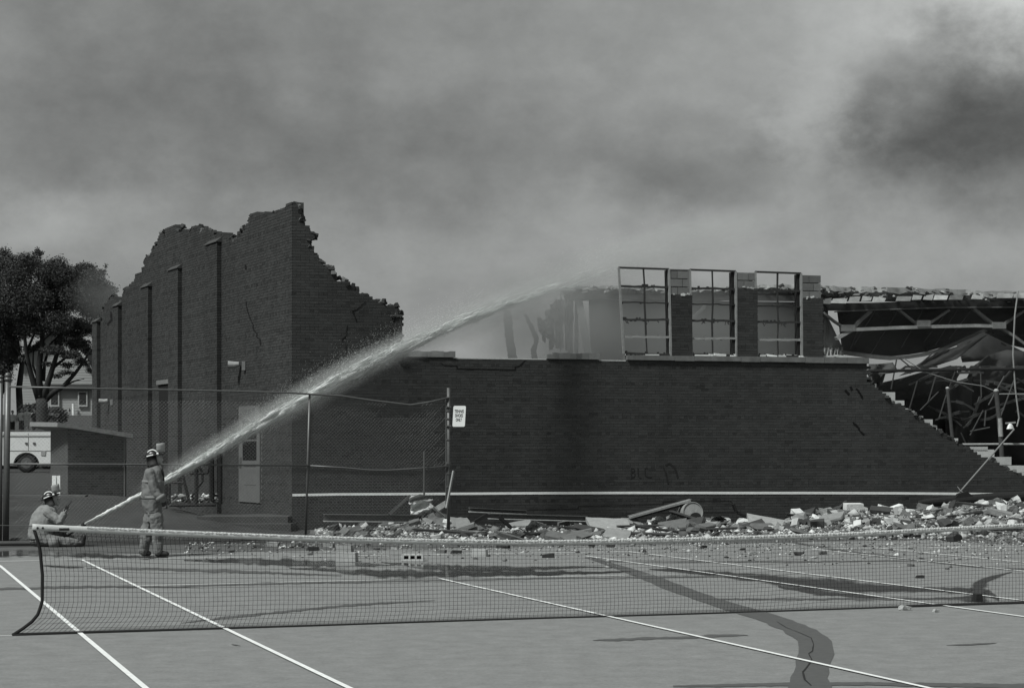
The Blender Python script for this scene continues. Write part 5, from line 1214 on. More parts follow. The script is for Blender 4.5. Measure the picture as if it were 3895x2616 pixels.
def slab(pts, d0, d1, th, tn, label, name='concrete_slab', m=None):
    """slab whose top face shows as the pixel quad pts (front edge first), front edge d0 metres before the wall, back edge d1"""
    A = [RX(*pts[0], d0), RX(*pts[1], d0), RX(*pts[2], d1), RX(*pts[3], d1)]
    n_ = 6; rows = []
    for j in range(5):
        v = j / 4; rows.append([lerp(lerp(A[0], A[1], i / n_), lerp(A[3], A[2], i / n_), v) + Vector((random.uniform(-.015, .015), random.uniform(-.015, .015), random.uniform(-.008, .008))) for i in range(n_ + 1)])
    mb = MB(); mb.sheet(rows, th, (0, 0, -1), tn); return tag(mb.build(name, m or m_rubble), label, 'slab')
slab([(2250, 2008), (2402, 2012), (2385, 1972), (2226, 1966)], 3.6, 2.4, .1, .85, 'large tilted concrete slab left of the slanted beam')
slab([(1712, 2010), (1802, 2012), (1778, 1968), (1700, 1966)], 3.8, 2.8, .2, .6, 'square broken concrete slab beside the bent strap')
slab([(1742, 2034), (1945, 2040), (1950, 2020), (1745, 2014)], 4.6, 4.2, .14, .7, 'long flat concrete slab at the foot of the heap')
slab([(1488, 2046), (1640, 2050), (1620, 2010), (1520, 2006)], 4.6, 3.4, .16, .75, 'rough mound-like concrete lump in front of the black beam')
slab([(1620, 2004), (1698, 2010), (1690, 1968), (1628, 1962)], 3.6, 2.8, .22, .4, 'dark tilted concrete slab below the crumpled insulation')
slab([(1300, 2034), (1378, 2010), (1366, 1996), (1296, 2016)], 3.8, 3.4, .14, .5, 'dark tilted plank-like slab under the black beam')
slab([(2060, 2042), (2250, 2010), (2240, 2004), (2050, 2034)], 4.6, 4.0, .14, .5, 'long dark plank lying slanted before the tilted slab')
slab([(2320, 2026), (2392, 2028), (2370, 2014), (2325, 2012)], 4.8, 4.4, .16, 1.3, 'small bright flat block before the tilted slab')
slab([(2850, 1992), (3022, 2002), (3030, 1985), (2842, 1952)], 3.4, 2.6, .12, .9, 'long pale timber lying at the left end of the big heap', 'timber_beam')
slab([(2640, 2026), (2728, 2020), (2726, 2004), (2636, 2008)], 4.4, 4.0, .14, .8, 'oblong concrete block before the drum')
slab([(2820, 2016), (2900, 2012), (2900, 1998), (2826, 2000)], 4.0, 3.6, .12, .45, 'dark oblong block right of the drum')
slab([(3210, 1998), (3300, 2002), (3296, 1976), (3215, 1980)], 3.8, 3.3, .14, .4, 'dark flat slab half buried in the big heap')
slab([(3440, 1990), (3500, 2004), (3496, 1984), (3440, 1972)], 3.9, 3.4, .2, .45, 'dark tilted block in the big heap below the white block')
# white blocks standing on the heap
for x0, x1, y0, y1, d, ro, lb in ((3213, 3279, 1914, 1938, 2.6, 0, 'clean white block lying level on top of the heap'), (3344, 3390, 1924, 1952, 2.9, .25, 'white block tilted to one side on the heap'), (3396, 3428, 1922, 1950, 2.8, -.3, 'white block standing on edge on the heap'), (3452, 3494, 1938, 1966, 3.0, .1, 'white square block on the heap beside the lying pole'),
                                  (3830, 3900, 1918, 1932, 2.4, .12, 'long flat white block on the right of the big heap'), (3680, 3700, 1940, 1962, 2.8, -.5, 'small white block set on end in the big heap')):
    a, b = RX(x0, y0, d), RX(x1, y1, d); mb = MB(); mb.box((a + b) / 2, ((b - a).length * .93, .2, a.z - b.z), Rf @ Matrix.Rotation(ro, 3, 'Y') @ Matrix.Rotation(.1, 3, 'X'), 1.9); tag(mb.build('white_block', m_rubble), lb, 'block')
# crumpled insulation and crossed planks on the left
def crumple(x0, x1, y0, y1, d, tn, label, seed, name='crumpled_sheet', m=None):
    g = random.Random(seed); rows = []
    for j in range(7):
        v = j / 6; rows.append([RX(lerp(x0, x1, i / 8) + g.uniform(-2, 2), lerp(y0, y1, v) + g.uniform(-2, 2) - 10 * math.sin(i / 8 * math.pi) * (1 - v), d + g.uniform(-.03, .03) + .12 * math.sin(v * 7 + i * .5)) for i in range(9)])
    mb = MB(); mb.sheet(rows, .02, -NF, tn); return tag(mb.build(name, m or m_rubble), label, 'debris')
crumple(1556, 1646, 1890, 1916, 1.9, .9, 'crumpled pale sheet of roofing felt folded on top of the debris', 4)
crumple(1562, 1640, 1912, 1954, 2.2, 1.8, 'torn white insulation sheet under the roofing felt', 5)
crumple(2478, 2530, 1974, 2020, 3.4, 1.0, 'pale torn triangular sheet leaning in the rubble', 6); crumple(2535, 2586, 1966, 2020, 3.3, .5, 'dark torn triangular sheet leaning in the rubble', 7)
crumple(2000, 2062, 1992, 2038, 3.8, .8, 'ribbed pale metal offcut standing in the rubble', 8); crumple(2690, 2735, 1985, 2020, 3.2, .9, 'curved pale shard leaning beside the black beam', 9)
crumple(2700, 2765, 1972, 2000, 2.6, .25, 'charred black crumpled sheet behind the curved shard', 12)
for p, q_, w_, lb in (((1640, 1922), (1690, 1966), .14, 'pale split plank crossing the white insulation'), ((1662, 1934), (1704, 1908), .12, 'pale plank end pointing up beside the sign post'), ((1480, 1956), (1558, 1885), .06, 'dark charred board leaning towards the roofing felt'), ((3186, 1935), (3218, 1905), .04, 'dark stub of pipe behind the clean white block')):
    mb = MB(); mb.bar(RX(*p, 2.6), RX(*q_, 2.3), .05, w_, up=NF.cross(Vector((1, 0, 1))), tone=.25 if 'dark' in lb else 1.5); tag(mb.build('broken_plank', m_rubble), lb, 'plank')
# metal drum
dc = RX(2636, 1947, 2.0); drum = thing('metal_drum', dc - Vector((0, 0, .25)), 'round pale metal drum lying on its side in the rubble', 'drum')
ax = Vector((.18, -1, .12)).normalized(); e1 = ax.cross(Vector((0, 0, 1))).normalized(); e2 = e1.cross(ax); R0 = .245
ring = lambda r_0, o_: [dc + (e1 * math.cos(a) + e2 * math.sin(a)) * r_0 + ax * o_ for a in [i * math.pi / 14 for i in range(28)]]
mb = MB(); mb.rings([ring(R0, -.5), ring(R0, 0), ring(R0 * .94, .0), ring(R0 * .92, -.02)], True, 1.7); mb.build('shell', m_steel2, drum)
mb = MB(); c2 = dc + e1 * -.06 - e2 * .1 + ax * .01
mb.rings([[c2 + (e1 * math.cos(a) + e2 * math.sin(a) * .7) * .13 + ax * o_ for a in [i * math.pi / 10 for i in range(20)]] for o_ in (-.02, .01)], True, .5); mb.build('opening', m_steel, drum)
# poles and duct on the right
for pts, r0, tn, lb, d in (([(3592, 1932), (3660, 1860), (3760, 1745), (3858, 1632)], 3.2, 1.1, 'long pale pole propped slantwise against the broken wall end', 1.2), ([(2905, 2008), (3100, 2010), (3260, 2000), (3400, 1972), (3580, 1935)], 3.0, .9, 'thin bent pole lying over the big rubble heap', 3.9)):
    mb = MB(); mb.tube([RX(x, y, d if i else d + .6) for i, (x, y) in enumerate(pts)], r0 / 155, 8, tone=tn); tag(mb.build('pole', m_steel2), lb, 'pole')
mb = MB(); mb.tube([RX(x, y, 1.5) for x, y in ((3490, 1912), (3560, 1908), (3700, 1899), (3900, 1888), (4100, 1880))], [.06, .11, .13, .14, .14], 12, tone=.5); duct = tag(mb.build('fallen_duct', m_steel), 'long black duct lying along the wall foot behind the big heap', 'duct')
mb = MB(); mb.prism([RX(3628, 1900, 1.6), RX(3645, 1878, 1.6), RX(3678, 1868, 1.6), RX(3700, 1884, 1.6), RX(3704, 1898, 1.6)], .1, -NF, .5); mb.build('torn_flap', m_steel, duct)
mb = MB(); mb.tube([RX(3642, 1850, 1.3), RX(3655, 1868, 1.4), RX(3672, 1874, 1.5)], .012, 6, tone=1); tag(mb.build('wire', m_steel2), 'short wire hooked over the torn flap of the duct', 'wire')

# ------------------------------------------------------------------ firefighters
def grow(name, mb, m, parent, vox, it, disp=0, ds=.1):
    o = mb.build(name, m, parent, True)
    a = o.modifiers.new('skin', 'REMESH'); a.mode = 'VOXEL'; a.voxel_size = vox; a.use_smooth_shade = True
    a = o.modifiers.new('relax', 'SMOOTH'); a.factor = .5; a.iterations = it
    if disp:
        tx = bpy.data.textures.new('folds', 'CLOUDS'); tx.noise_scale = ds; tx.noise_depth = 3
        d = o.modifiers.new('folds', 'DISPLACE'); d.texture = tx; d.strength = disp; d.mid_level = .5; d.texture_coords = 'GLOBAL'
    return o
def oval(W, rows, mb, n=16):
    """rows: (x px, y px, half width px, half depth m, depth m, tilt)"""
    rg = []
    for (x, y, hw, hd, dp, tl) in rows:
        rg.append([W(x + hw * math.cos(a), y + tl * math.cos(a), dp + hd * math.sin(a)) for a in [2 * math.pi * i / n for i in range(n)]])
    mb.rings(rg)
def hand(W, wrist, palm, d, parent, name='glove', curl=.3, m=None, s=1.0):
    """palm and five bent fingers; wrist and palm end are world points, d the thumb side direction"""
    w, p = Vector(wrist), Vector(palm); f = (p - w).normalized(); d = Vector(d); d = (d - f * d.dot(f)).normalized(); nrm = f.cross(d)
    mb = MB(); capsule(mb, w, .03 * s, p, .035 * s); capsule(mb, w.lerp(p, .6) + d * .022 * s, .022 * s, p + d * .02 * s, .02 * s); capsule(mb, w.lerp(p, .6) - d * .022 * s, .022 * s, p - d * .02 * s, .02 * s)
    for k_, (o_, L_) in enumerate(((.034, .072), (.012, .082), (-.012, .076), (-.034, .06))):
        b = p + d * o_ * s; m1 = b + (f * math.cos(curl) + nrm * math.sin(curl)) * L_ * .5 * s; e = m1 + (f * math.cos(curl * 2.4) + nrm * math.sin(curl * 2.4)) * L_ * .5 * s
        capsule(mb, b, .0115 * s, m1, .0105 * s, 7); capsule(mb, m1, .0105 * s, e, .0085 * s, 7)
    b = w.lerp(p, .35) + d * .03 * s; m1 = b + (d * .7 + f * .6).normalized() * .04 * s; capsule(mb, b, .014 * s, m1, .012 * s, 7); capsule(mb, m1, .012 * s, m1 + (f * .9 + d * .2 + nrm * .2).normalized() * .035 * s, .0095 * s, 7)
    return grow(name, mb, m or m_black, parent, .0055, 2)
def helmet(W, c, tilt, parent, sc=1.0, up=(0, 0, 1)):
    """dome, brim, ear cover, crescent trim and raised shield round head centre c; faces +x, tilted back by tilt"""
    c = Vector(c); R = Matrix.Rotation(tilt, 3, 'Y') @ Matrix.Scale(sc, 3)
    L = lambda x, y, z: c + R @ Vector((x, y, z))
    mb = MB(); rg = []
    for i in range(8):
        a = i / 7 * math.pi / 2; rg.append([L(.152 * math.cos(a) * math.cos(b) - .015, .122 * math.cos(a) * math.sin(b), .03 + .115 * math.sin(a)) if i < 7 else L(.004 * math.cos(b) - .015, .004 * math.sin(b), .147) for b in [2 * math.pi * j / 20 for j in range(20)]])
    mb.rings(rg); h = mb.build('helmet', m_helmet, parent, True)
    mb = MB(); rg = []
    for rr_, z in ((1.0, .028), (1.0, .05), (1.16, .03), (1.17, .022), (1.0, .02)): rg.append([L(.155 * rr_ * math.cos(b) * (1.12 if abs(math.cos(b)) > .4 else 1.0) - .015, .125 * rr_ * math.sin(b), z - .015 * (math.cos(b) < -.3)) for b in [2 * math.pi * j / 24 for j in range(24)]])
    mb.rings(rg); mb.build('brim', m_helmet, h, True)
    mb = MB(); pts = [L(.155 * math.cos(b) * .62 - .005, -.126 * math.sqrt(max(0, 1 - (.62 * math.cos(b)) ** 2 - .35 * math.sin(b) ** 2)), .038 + .09 * math.sin(b)) for b in [math.pi * (.04 + .75 * j / 11) for j in range(12)]]
    mb.tube(pts, .011 * sc, 7); mb.build('crescent_trim', m_white, h, True)
    mb = MB(); mb.tube([L(-.10, -.138, .028), L(-.02, -.144, .036), L(.02, -.146, .038)], .010 * sc, 6); mb.build('side_trim', m_white, h)
    mb = MB(); mb.ball(L(.095, -.12, .045), .022 * sc, 8, 6); mb.build('shield_hinge', m_white, h)
    mb = MB(); rows = []
    for j in range(4):
        v = j / 3; rows.append([L(.055 + .15 * math.cos(t) + .02 * v, .135 * math.sin(t), .07 + .15 * v) for t in [math.radians(-78 + 156 * i / 12) for i in range(13)]])
    mb.sheet(rows, .004, (-1, 0, 0)); mb.build('face_shield', m_shield, h, True)
    mb = MB(); rows = []
    for z, k_ in ((.03, 1.0), (-.05, 1.02), (-.10, 1.1), (-.135, 1.22)): rows.append([L(.125 * k_ * math.cos(t) - .01, .112 * k_ * math.sin(t), z) for t in [math.radians(58 + 244 * i / 16) for i in range(17)]])
    mb.sheet(rows, .012, (0, 0, -.2)); mb.build('ear_cover', m_black, h, True)
    return h
def face(L, parent):
    return None
# --- the one standing, seen from his right side
Yf = 31.7
W1 = lambda x, y, d=0.0: PX(x, y, Yf + d)
base = W1(582, 2117); base.z = .008
ff = thing('person', base, 'firefighter in turnout coat and helmet with raised face shield standing on the court', 'person', 'firefighters')
mb = MB()
hc = W1(592, 1741)
mb.ball(hc + Vector((.012, 0, -.005)), .098, 14, 10, (1.05, .82, 1.2)); capsule(mb, W1(590, 1775), .06, W1(594, 1755), .055)
capsule(mb, hc + Vector((.065, 0, -.06)), .05, hc + Vector((.085, 0, -.085)), .035)                     # jaw
capsule(mb, hc + Vector((.105, 0, -.005)), .012, hc + Vector((.122, 0, -.032)), .016, 7)                # nose
capsule(mb, hc + Vector((.09, -.02, .025)), .014, hc + Vector((.09, .02, .025)), .014, 7)               # brow
capsule(mb, hc + Vector((.100, -.016, -.062)), .009, hc + Vector((.100, .016, -.062)), .009, 7)         # lips
oval(W1, [(585, 1800, 20, .17, 0, 0), (583, 1850, 24, .18, 0, 0), (583, 1930, 22, .17, 0, 0), (585, 1960, 20, .16, 0, 0)], mb)
for pts in ([(574, 1803, -.19), (588, 1862, -.24), (618, 1902, -.24)], [(590, 1803, .19), (604, 1862, .22), (622, 1905, .2)]):
    P = [W1(*p) for p in pts]; capsule(mb, P[0], .055, P[1], .045); capsule(mb, P[1], .042, P[2], .032)
for pts in ([(592, 1955, -.09), (602, 2030, -.1), (600, 2098, -.1)], [(572, 1955, .09), (556, 2032, .1), (546, 2098, .1)]):
    P = [W1(*p) for p in pts]; capsule(mb, P[0], .085, P[1], .065); capsule(mb, P[1], .06, P[2], .045)
grow('body', mb, m_skin, ff, .012, 2)
for s_ in (-1, 1):
    mb = MB(); mb.ball(hc + Vector((.094, s_ * .034, .008)), .010, 6, 5); mb.build('eye', m_letter, ff)
mb = MB()
oval(W1, [(594, 1764, 15, .085, 0, 0), (590, 1776, 24, .14, 0, 1), (586, 1790, 32, .20, 0, 2), (583, 1808, 37, .225, 0, 2), (582, 1840, 42, .23, 0, 1), (581, 1872, 44, .235, 0, 1), (580, 1902, 41, .23, 0, 0), (582, 1930, 35, .22, 0, -1), (584, 1952, 31, .215, 0, -2)], mb, 20)
for pts in ([(573, 1800, -.19), (586, 1862, -.255), (616, 1900, -.25)], [(592, 1800, .19), (606, 1862, .23), (620, 1902, .2)]):
    P = [W1(*p) for p in pts]; capsule(mb, P[0], .092, P[1], .078); capsule(mb, P[1], .076, P[2], .066)
coat = grow('coat', mb, m_coat, ff, .011, 2, .05, .13)
for y, xc, hw, hd in ((1832, 582, 42.6, .234), (1892, 580.5, 42.6, .236)):
    mb = MB(); oval(W1, [(xc, y - 5.5, hw, hd, 0, 1), (xc, y + 5.5, hw, hd, 0, 1)], mb, 24); mb.build('reflective_band', m_trim, coat, True)
P = W1(607, 1886, -.255); mb = MB(); mb.tube([P, P + Vector((.035, 0, -.05))], .086, 14); mb.build('cuff_band', m_trim, coat, True)
mb = MB(); mb.tube([W1(612, 1772, -.06), W1(619, 1800, -.05), W1(622, 1830, -.05)], [.02, .024, .02], 8); mb.build('collar_flap', m_black, coat, True)
mb = MB()
oval(W1, [(584, 1935, 28, .19, 0, 0), (584, 1962, 29, .19, 0, 0), (584, 1985, 26, .17, 0, 0)], mb)
for pts in ([(594, 1965, -.1), (602, 2030, -.11), (600, 2094, -.11)], [(574, 1965, .1), (556, 2032, .11), (547, 2094, .11)]):
    P = [W1(*p) for p in pts]; capsule(mb, P[0], .125, P[1], .108); capsule(mb, P[1], .106, P[2], .088)
grow('trousers', mb, m_coat, ff, .011, 2, .06, .11)
for (x, y, d), tx in (((600, 2098, -.11), 634), ((546, 2098, .11), 566)):
    mb = MB(); a = W1(x, y - 14, d); b = W1(x, y + 8, d); b.z = .07; t_ = W1(tx, 2110, d); t_.z = .055; capsule(mb, a, .072, b, .062); capsule(mb, b, .06, t_, .046); grow('boot', mb, m_black, ff, .012, 2)
hand(W1, W1(618, 1903, -.25), W1(624, 1918, -.25), (1, -.3, 0), ff); hand(W1, W1(621, 1904, .2), W1(625, 1920, .2), (1, .3, 0), ff)
helmet(W1, W1(586, 1738), -.16, ff, .98)
# --- the one sitting with the nozzle
Yk = 35.2
W2 = lambda x, y, d=0.0: PX(x, y, Yk + d)
base = W2(200, 2076); base.z = .005
fk = thing('person', base, 'firefighter sitting on the ground holding a radio, hose nozzle between the knees', 'person', 'firefighters')
hc = W2(203, 1900)
mb = MB(); mb.ball(hc, .098, 14, 10, (1.05, .82, 1.2)); capsule(mb, W2(180, 1935), .06, W2(198, 1912), .055)
capsule(mb, hc + Vector((.06, 0, -.06)), .048, hc + Vector((.08, 0, -.085)), .034); capsule(mb, hc + Vector((.102, 0, -.008)), .012, hc + Vector((.12, 0, -.034)), .016, 7); capsule(mb, hc + Vector((.088, -.02, .022)), .014, hc + Vector((.088, .02, .022)), .014, 7); capsule(mb, hc + Vector((.098, -.016, -.064)), .009, hc + Vector((.098, .016, -.064)), .009, 7)
capsule(mb, W2(170, 1955), .15, W2(150, 2035), .16)
for pts in ([(182, 1948, -.2), (222, 1985, -.22), (246, 1950, -.2)], [(190, 1948, .2), (225, 2000, .22), (262, 2024, .12)]):
    P = [W2(*p) for p in pts]; capsule(mb, P[0], .055, P[1], .045); capsule(mb, P[1], .042, P[2], .032)
for pts in ([(152, 2045, -.1), (212, 2058, -.2), (296, 2066, -.16)], [(152, 2045, .1), (232, 2030, .2), (290, 2062, .2)]):
    P = [W2(*p) for p in pts]; capsule(mb, P[0], .085, P[1], .065); capsule(mb, P[1], .06, P[2], .045)
grow('body', mb, m_skin, fk, .012, 2)
for s_ in (-1, 1):
    mb = MB(); mb.ball(hc + Vector((.092, s_ * .034, .006)), .010, 6, 5); mb.build('eye', m_letter, fk)
mb = MB()
oval(W2, [(192, 1922, 20, .11, 0, 6), (182, 1934, 36, .19, 0, 10), (176, 1950, 44, .23, 0, 8), (168, 1972, 52, .25, 0, 5), (160, 1998, 52, .25, 0, 2), (154, 2025, 48, .24, 0, 0), (152, 2050, 44, .23, 0, 0)], mb, 20)
for pts in ([(184, 1948, -.2), (226, 1984, -.25), (242, 1958, -.21)], [(190, 1950, .2), (225, 2000, .24), (256, 2022, .13)]):
    P = [W2(*p) for p in pts]; capsule(mb, P[0], .098, P[1], .084); capsule(mb, P[1], .082, P[2], .066)
grow('coat', mb, mat('lighter turnout cloth', .22, .95, 14, .2, .35, 70), fk, .011, 2, .05, .13)
mb = MB(); oval(W2, [(152, 2030, 38, .2, 0, 0), (152, 2062, 38, .2, 0, 0)], mb)
for pts in ([(156, 2048, -.1), (214, 2056, -.2), (292, 2064, -.16)], [(156, 2046, .1), (232, 2032, .2), (288, 2060, .2)]):
    P = [W2(*p) for p in pts]; capsule(mb, P[0], .12, P[1], .1); capsule(mb, P[1], .098, P[2], .08)
grow('trousers', mb, m_coat, fk, .011, 2, .05, .11)
mb = MB(); mb.tube([W2(190, 2064, -.24), W2(224, 2060, -.25)], .098, 12); mb.build('knee_pad', m_trim, fk, True)
for (x, y, d) in ((306, 2066, -.16), (304, 2064, .2)):
    mb = MB(); a = W2(x - 18, y, d); b = W2(x + 6, y, d); t_ = W2(x + 14, y - 26, d); capsule(mb, a, .07, b, .065); capsule(mb, b, .06, t_, .045); bt = grow('boot', mb, m_black, fk, .012, 2)
hand(W2, W2(245, 1955, -.21), W2(249, 1940, -.21), (.3, -1, 0), fk, 'hand', .5, m_skin, 1.1); hand(W2, W2(256, 2023, .12), W2(266, 2016, .06), (0, -.4, 1), fk, 'glove', .7)
helmet(W2, W2(194, 1894), -.30, fk, 1.0)
radio = thing('radio', W2(252, 1935, -.22), 'black two-way radio with antenna held up by the sitting firefighter', 'radio')
mb = MB(); mb.box(W2(252, 1934, -.25), (.05, .04, .11), Matrix.Rotation(.5, 3, 'Y')); mb.build('case', m_black, radio)
mb = MB(); mb.tube([W2(256, 1926, -.25), W2(274, 1904, -.25)], [.011, .006], 7); mb.build('antenna', m_black, radio)
# hose and nozzle
noz = thing('hose_nozzle', W2(290, 2008, 0), 'black hose nozzle with white grips aimed up by the sitting firefighter', 'nozzle')
mb = MB(); mb.tube([W2(290, 2008, -.02), W2(306, 2001, -.02), W2(324, 1991, -.02)], [.035, .032, .045], 12); mb.build('barrel', m_black, noz, True)
mb = MB(); mb.tube([W2(254, 2030, -.06), W2(266, 2020, -.06), W2(288, 2010, -.04)], [.022, .03, .03], 8); mb.build('grip', m_white, noz, True)
mb = MB(); mb.bar(W2(292, 2004, -.04), W2(308, 1998, -.04), .03, .05); mb.build('shutoff_handle', m_white, noz)
mb = MB(); hp = [W2(290, 2008, 0), W2(262, 2026, 0), W2(230, 2050, .02), W2(200, 2066, .1), W2(150, 2069, .35), W2(60, 2068, .3), W2(-120, 2068, .2)]
for p in hp[3:]: p.z = max(.05, p.z)
mb.tube(hp, .045, 10); tag(mb.build('fire_hose', m_hose, None, True), 'charged fire hose running along the ground to the nozzle', 'hose')
mb = MB(); pp = [PX(x, 2062, 36.0) for x in (-250, -60, 60, 180)]
for p in pp: p.z = .07
mb.tube(pp, .065, 10); tag(mb.build('supply_pipe', mat('kerb pipe', .06, .8, 9, .3), None, True), 'thick dark pipe lying along the foot of the fence', 'pipe')

# ------------------------------------------------------------------ water jet
JET = [(324, 1991), (450, 1926), (540, 1879), (640, 1825), (760, 1757), (900, 1674), (1100, 1559), (1300, 1448), (1500, 1344), (1700, 1252), (1900, 1168), (2100, 1104), (2300, 1038), (2500, 968), (2700, 898), (2850, 846)]
JX = [p[0] for p in JET]; JY = [p[1] for p in JET]
UP = ([324, 450, 540, 640, 760, 900, 1100, 1300, 1500, 1700, 1900, 2200, 2850], [4, 7, 10, 16, 24, 32, 42, 46, 44, 40, 36, 42, 70])
DN = ([324, 450, 540, 640, 760, 900, 1100, 1300, 1500, 1700, 1900, 2200, 2850], [4, 7, 8, 9, 11, 15, 20, 23, 26, 25, 26, 30, 50])
jet = thing('water_jet', W2(324, 1991), 'white jet of water from the fire hose arching over the brick wall', 'water')
m_drop = mat('white water', .92, .5, 3, .02, spec=.3)
_t = m_drop.node_tree; _b = _t.nodes['Principled BSDF']; _tr = _t.nodes.new('ShaderNodeBsdfTranslucent'); _tr.inputs[0].default_value = (.9, .92, .91, 1)
_mx = _t.nodes.new('ShaderNodeMixShader'); _mx.inputs[0].default_value = .4; _t.links.new(_b.outputs[0], _mx.inputs[1]); _t.links.new(_tr.outputs[0], _mx.inputs[2]); _t.links.new(_mx.outputs[0], _t.nodes['Material Output'].inputs[0])
def jetpoints(n, xs_, spread, g, fil):
    """n droplets in fil filaments; returns world positions and the local flow direction"""
    xc = xs_(fil); side = g.normal(size=fil); dep = g.normal(size=fil) * .7
    pick = g.integers(0, fil, n)
    x = xc[pick] + g.normal(size=n) * (14 + xc[pick] * .018); x = np.clip(x, 330, 2850)
    yc = np.interp(x, JX, JY); sd_ = side[pick] * spread + g.normal(size=n) * .14
    hw = np.where(sd_ < 0, np.interp(x, *UP), np.interp(x, *DN) * .8)
    sl = np.gradient(np.interp(np.arange(300, 2900, 10), JX, JY), 10); ang = np.interp(x, np.arange(300, 2900, 10), sl)
    y = yc + sd_ * hw * .62
    Y = 43.12 / (1 - (x - CX) / F); Yd = Y + (dep[pick] + g.normal(size=n) * .2) * hw * Y / F * .6
    P = np.stack([(x - CX) * Yd / F, Yd, CH + (YH - y) * Yd / F], 1)
    D = np.stack([np.ones(n), np.ones(n), -ang * Y / F * 160], 1); D /= np.linalg.norm(D, axis=1)[:, None]
    return P, D
def drops(name, P, D, ln, wd_, g, parent):
    n = len(P); a = np.cross(D, g.normal(size=(n, 3))); a /= np.linalg.norm(a, axis=1)[:, None]; b = np.cross(D, a)
    L_ = (ln * g.uniform(.4, 1.4, n))[:, None]; w = (wd_ * g.uniform(.5, 1.5, n))[:, None]
    V = np.stack([P - D * L_, P + a * w, P - a * w * .5 + b * w * .87, P - a * w * .5 - b * w * .87, P + D * L_], 1).reshape(-1, 3)
    tri = np.array([(0, 2, 1), (0, 3, 2), (0, 1, 3), (4, 1, 2), (4, 2, 3), (4, 3, 1)])
    Fa = (np.arange(n)[:, None, None] * 5 + tri[None]).reshape(-1, 3)
    o = link(name, npmesh(name, V, Fa, m_drop), parent); o['kind'] = 'stuff'; return o
g = np.random.default_rng(3)
def xs_core(k): return np.clip(330 + 1500 * g.beta(1.25, 2.0, k), 330, 2850)
def xs_far(k): return np.clip(600 + 2200 * g.beta(1.5, 2.6, k), 330, 2850)
P, D = jetpoints(15000, xs_core, .6, g, 420); drops('streaks', P, D, .05, .0042, g, jet)
P, D = jetpoints(16000, xs_far, 1.0, g, 1500); drops('spray', P, D, .02, .0035, g, jet)
P, D = jetpoints(60000, xs_far, 1.7, g, 40000); drops('mist', P, D, .006, .0030, g, jet)
mb = MB(); gr = random.Random(12)                     # ropes of unbroken water torn into long spindles
for i in range(1650):
    x = 560 + 1800 * gr.betavariate(1.15, 2.3) if i < 1350 else gr.uniform(370, 680); k = max(-1.3, min(1.1, gr.gauss(-.1, .55))); dp = gr.gauss(0, .5)
    hw = np.interp(x, *UP) if k < 0 else np.interp(x, *DN); ln = gr.uniform(30, 95); r0 = gr.uniform(.010, .040) * (1.3 - abs(k) * .5) * float(np.interp(x, [370, 560, 800, 1300, 1720, 2010, 2350], [.55, .9, 1.2, 1.0, .65, .35, .15])); pts = []; rs = []
    ph = gr.uniform(0, 6); st = gr.uniform(-.05, .05)
    for q_ in range(9):
        a = q_ / 8 - .5; xx = x + a * ln; yy = float(np.interp(xx, JX, JY)) + k * hw * .62 + st * a * ln + gr.uniform(-1.5, 1.5) + 1.5 * math.sin(ph + a * 6); Yq = 43.12 / (1 - (xx - CX) / F)
        pts.append(PX(xx, yy, Yq + dp * hw * Yq / F * .6)); rs.append(r0 * max(.06, (1 - (2 * a) ** 2)) * gr.uniform(.6, 1.3))
    mb.tube(pts, rs, 5, True)
o = mb.build('water_ropes', m_drop, jet, True); o['kind'] = 'stuff'
mb = MB(); cx_ = [(324, 1991, 5.5), (380, 1962, 6.5), (450, 1926, 8), (500, 1900, 8), (540, 1879, 7.5), (590, 1853, 6), (640, 1826, 4), (680, 1803, 1.5)]
mb.tube([PX(x, y, 43.12 / (1 - (x - CX) / F)) for x, y, r in cx_], [r * .72 * 35 / F for x, y, r in cx_], 12); mb.build('core', m_drop, jet, True)

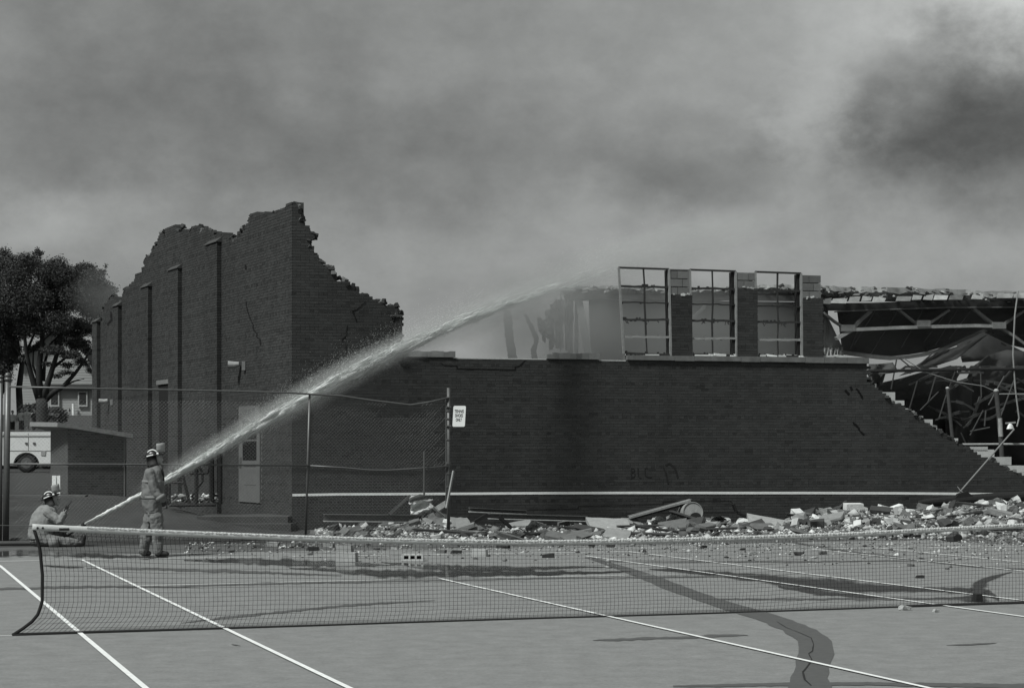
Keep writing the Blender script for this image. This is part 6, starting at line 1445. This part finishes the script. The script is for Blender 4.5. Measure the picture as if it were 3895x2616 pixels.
# ------------------------------------------------------------------ smoke drifting out of the gutted hall
def smoke(name, c, rad, dens, label, seed, scale=1.6, pale=.62):
    mb = MB(); mb.ball((0, 0, 0), 1.0, 24, 14); o = mb.build(name, None); o.location = c; o.scale = rad; tag(o, label, 'smoke', kind='stuff')
    m = bpy.data.materials.new('smoke'); m.use_nodes = True; t = m.node_tree; t.nodes.clear(); L = t.links
    out = t.nodes.new('ShaderNodeOutputMaterial'); pv = t.nodes.new('ShaderNodeVolumePrincipled'); L.new(pv.outputs[0], out.inputs['Volume'])
    pv.inputs['Color'].default_value = (pale * TINT[0], pale * TINT[1], pale * TINT[2], 1); pv.inputs['Anisotropy'].default_value = .1
    tc = t.nodes.new('ShaderNodeTexCoord'); ln = t.nodes.new('ShaderNodeVectorMath'); ln.operation = 'LENGTH'; L.new(tc.outputs['Object'], ln.inputs[0])
    mr = t.nodes.new('ShaderNodeMapRange'); mr.interpolation_type = 'SMOOTHSTEP'; L.new(ln.outputs['Value'], mr.inputs[0]); mr.inputs[1].default_value = 1.0; mr.inputs[2].default_value = .35; mr.inputs[3].default_value = 0; mr.inputs[4].default_value = 1
    nz = t.nodes.new('ShaderNodeTexNoise'); nz.noise_dimensions = '4D'; nz.inputs['W'].default_value = seed; nz.inputs['Scale'].default_value = scale; nz.inputs['Detail'].default_value = 5; L.new(tc.outputs['Object'], nz.inputs['Vector'])
    m2 = t.nodes.new('ShaderNodeMapRange'); L.new(nz.outputs['Fac'], m2.inputs[0]); m2.inputs[1].default_value = .32; m2.inputs[2].default_value = .68; m2.inputs[3].default_value = .1; m2.inputs[4].default_value = 1.8
    a = t.nodes.new('ShaderNodeMath'); a.operation = 'MULTIPLY'; L.new(mr.outputs[0], a.inputs[0]); L.new(m2.outputs[0], a.inputs[1])
    b = t.nodes.new('ShaderNodeMath'); b.operation = 'MULTIPLY'; L.new(a.outputs[0], b.inputs[0]); b.inputs[1].default_value = dens; L.new(b.outputs[0], pv.inputs['Density'])
    o.data.materials.append(m); return o
smoke('smoke', PX(2520, 1330, 53.5), (5.6, 4.2, 2.5), .26, 'pale smoke drifting behind the bare window frames', 1.3, 1.6, .46)
smoke('smoke', PX(2080, 1230, 54.5), (3.0, 3.4, 2.3), .36, 'pale smoke and spray round the broken columns', 4.1)

for i, (xa, xb, off, ra, dn_) in enumerate(((540, 1180, -24, .28, 1.1), (860, 1650, -28, .42, 1.1), (1350, 2250, -20, .5, 1.1), (1900, 2950, -18, .8, .5))):
    a, b = [PX(x, float(np.interp(x, JX, JY)) + off, 43.12 / (1 - (x - CX) / F)) for x in (xa, xb)]
    o = smoke('spray_haze', (a + b) / 2, ((b - a).length * .62, ra, ra), dn_, ('fine mist hanging round the jet beside the standing firefighter', 'fine mist hanging round the jet in front of the high brick corner', 'fine mist hanging round the jet above the low brick wall', 'thin mist at the far end of the jet beside the window frames')[i], 7 + i, 2.2, .97)
    o.rotation_euler = (b - a).to_track_quat('X', 'Z').to_euler()

smoke('smoke', PX(3480, 1330, 57.0), (5.6, 2.6, 3.0), .013, 'thin smoke drifting across the collapsed roof truss', 9.4, 2.4, .5)
smoke('smoke', PX(430, 1130, 96.0), (2.6, 2.6, 2.4), .11, 'wisp of smoke drifting past the right side of the shade tree', 12.2, 1.4, .62)
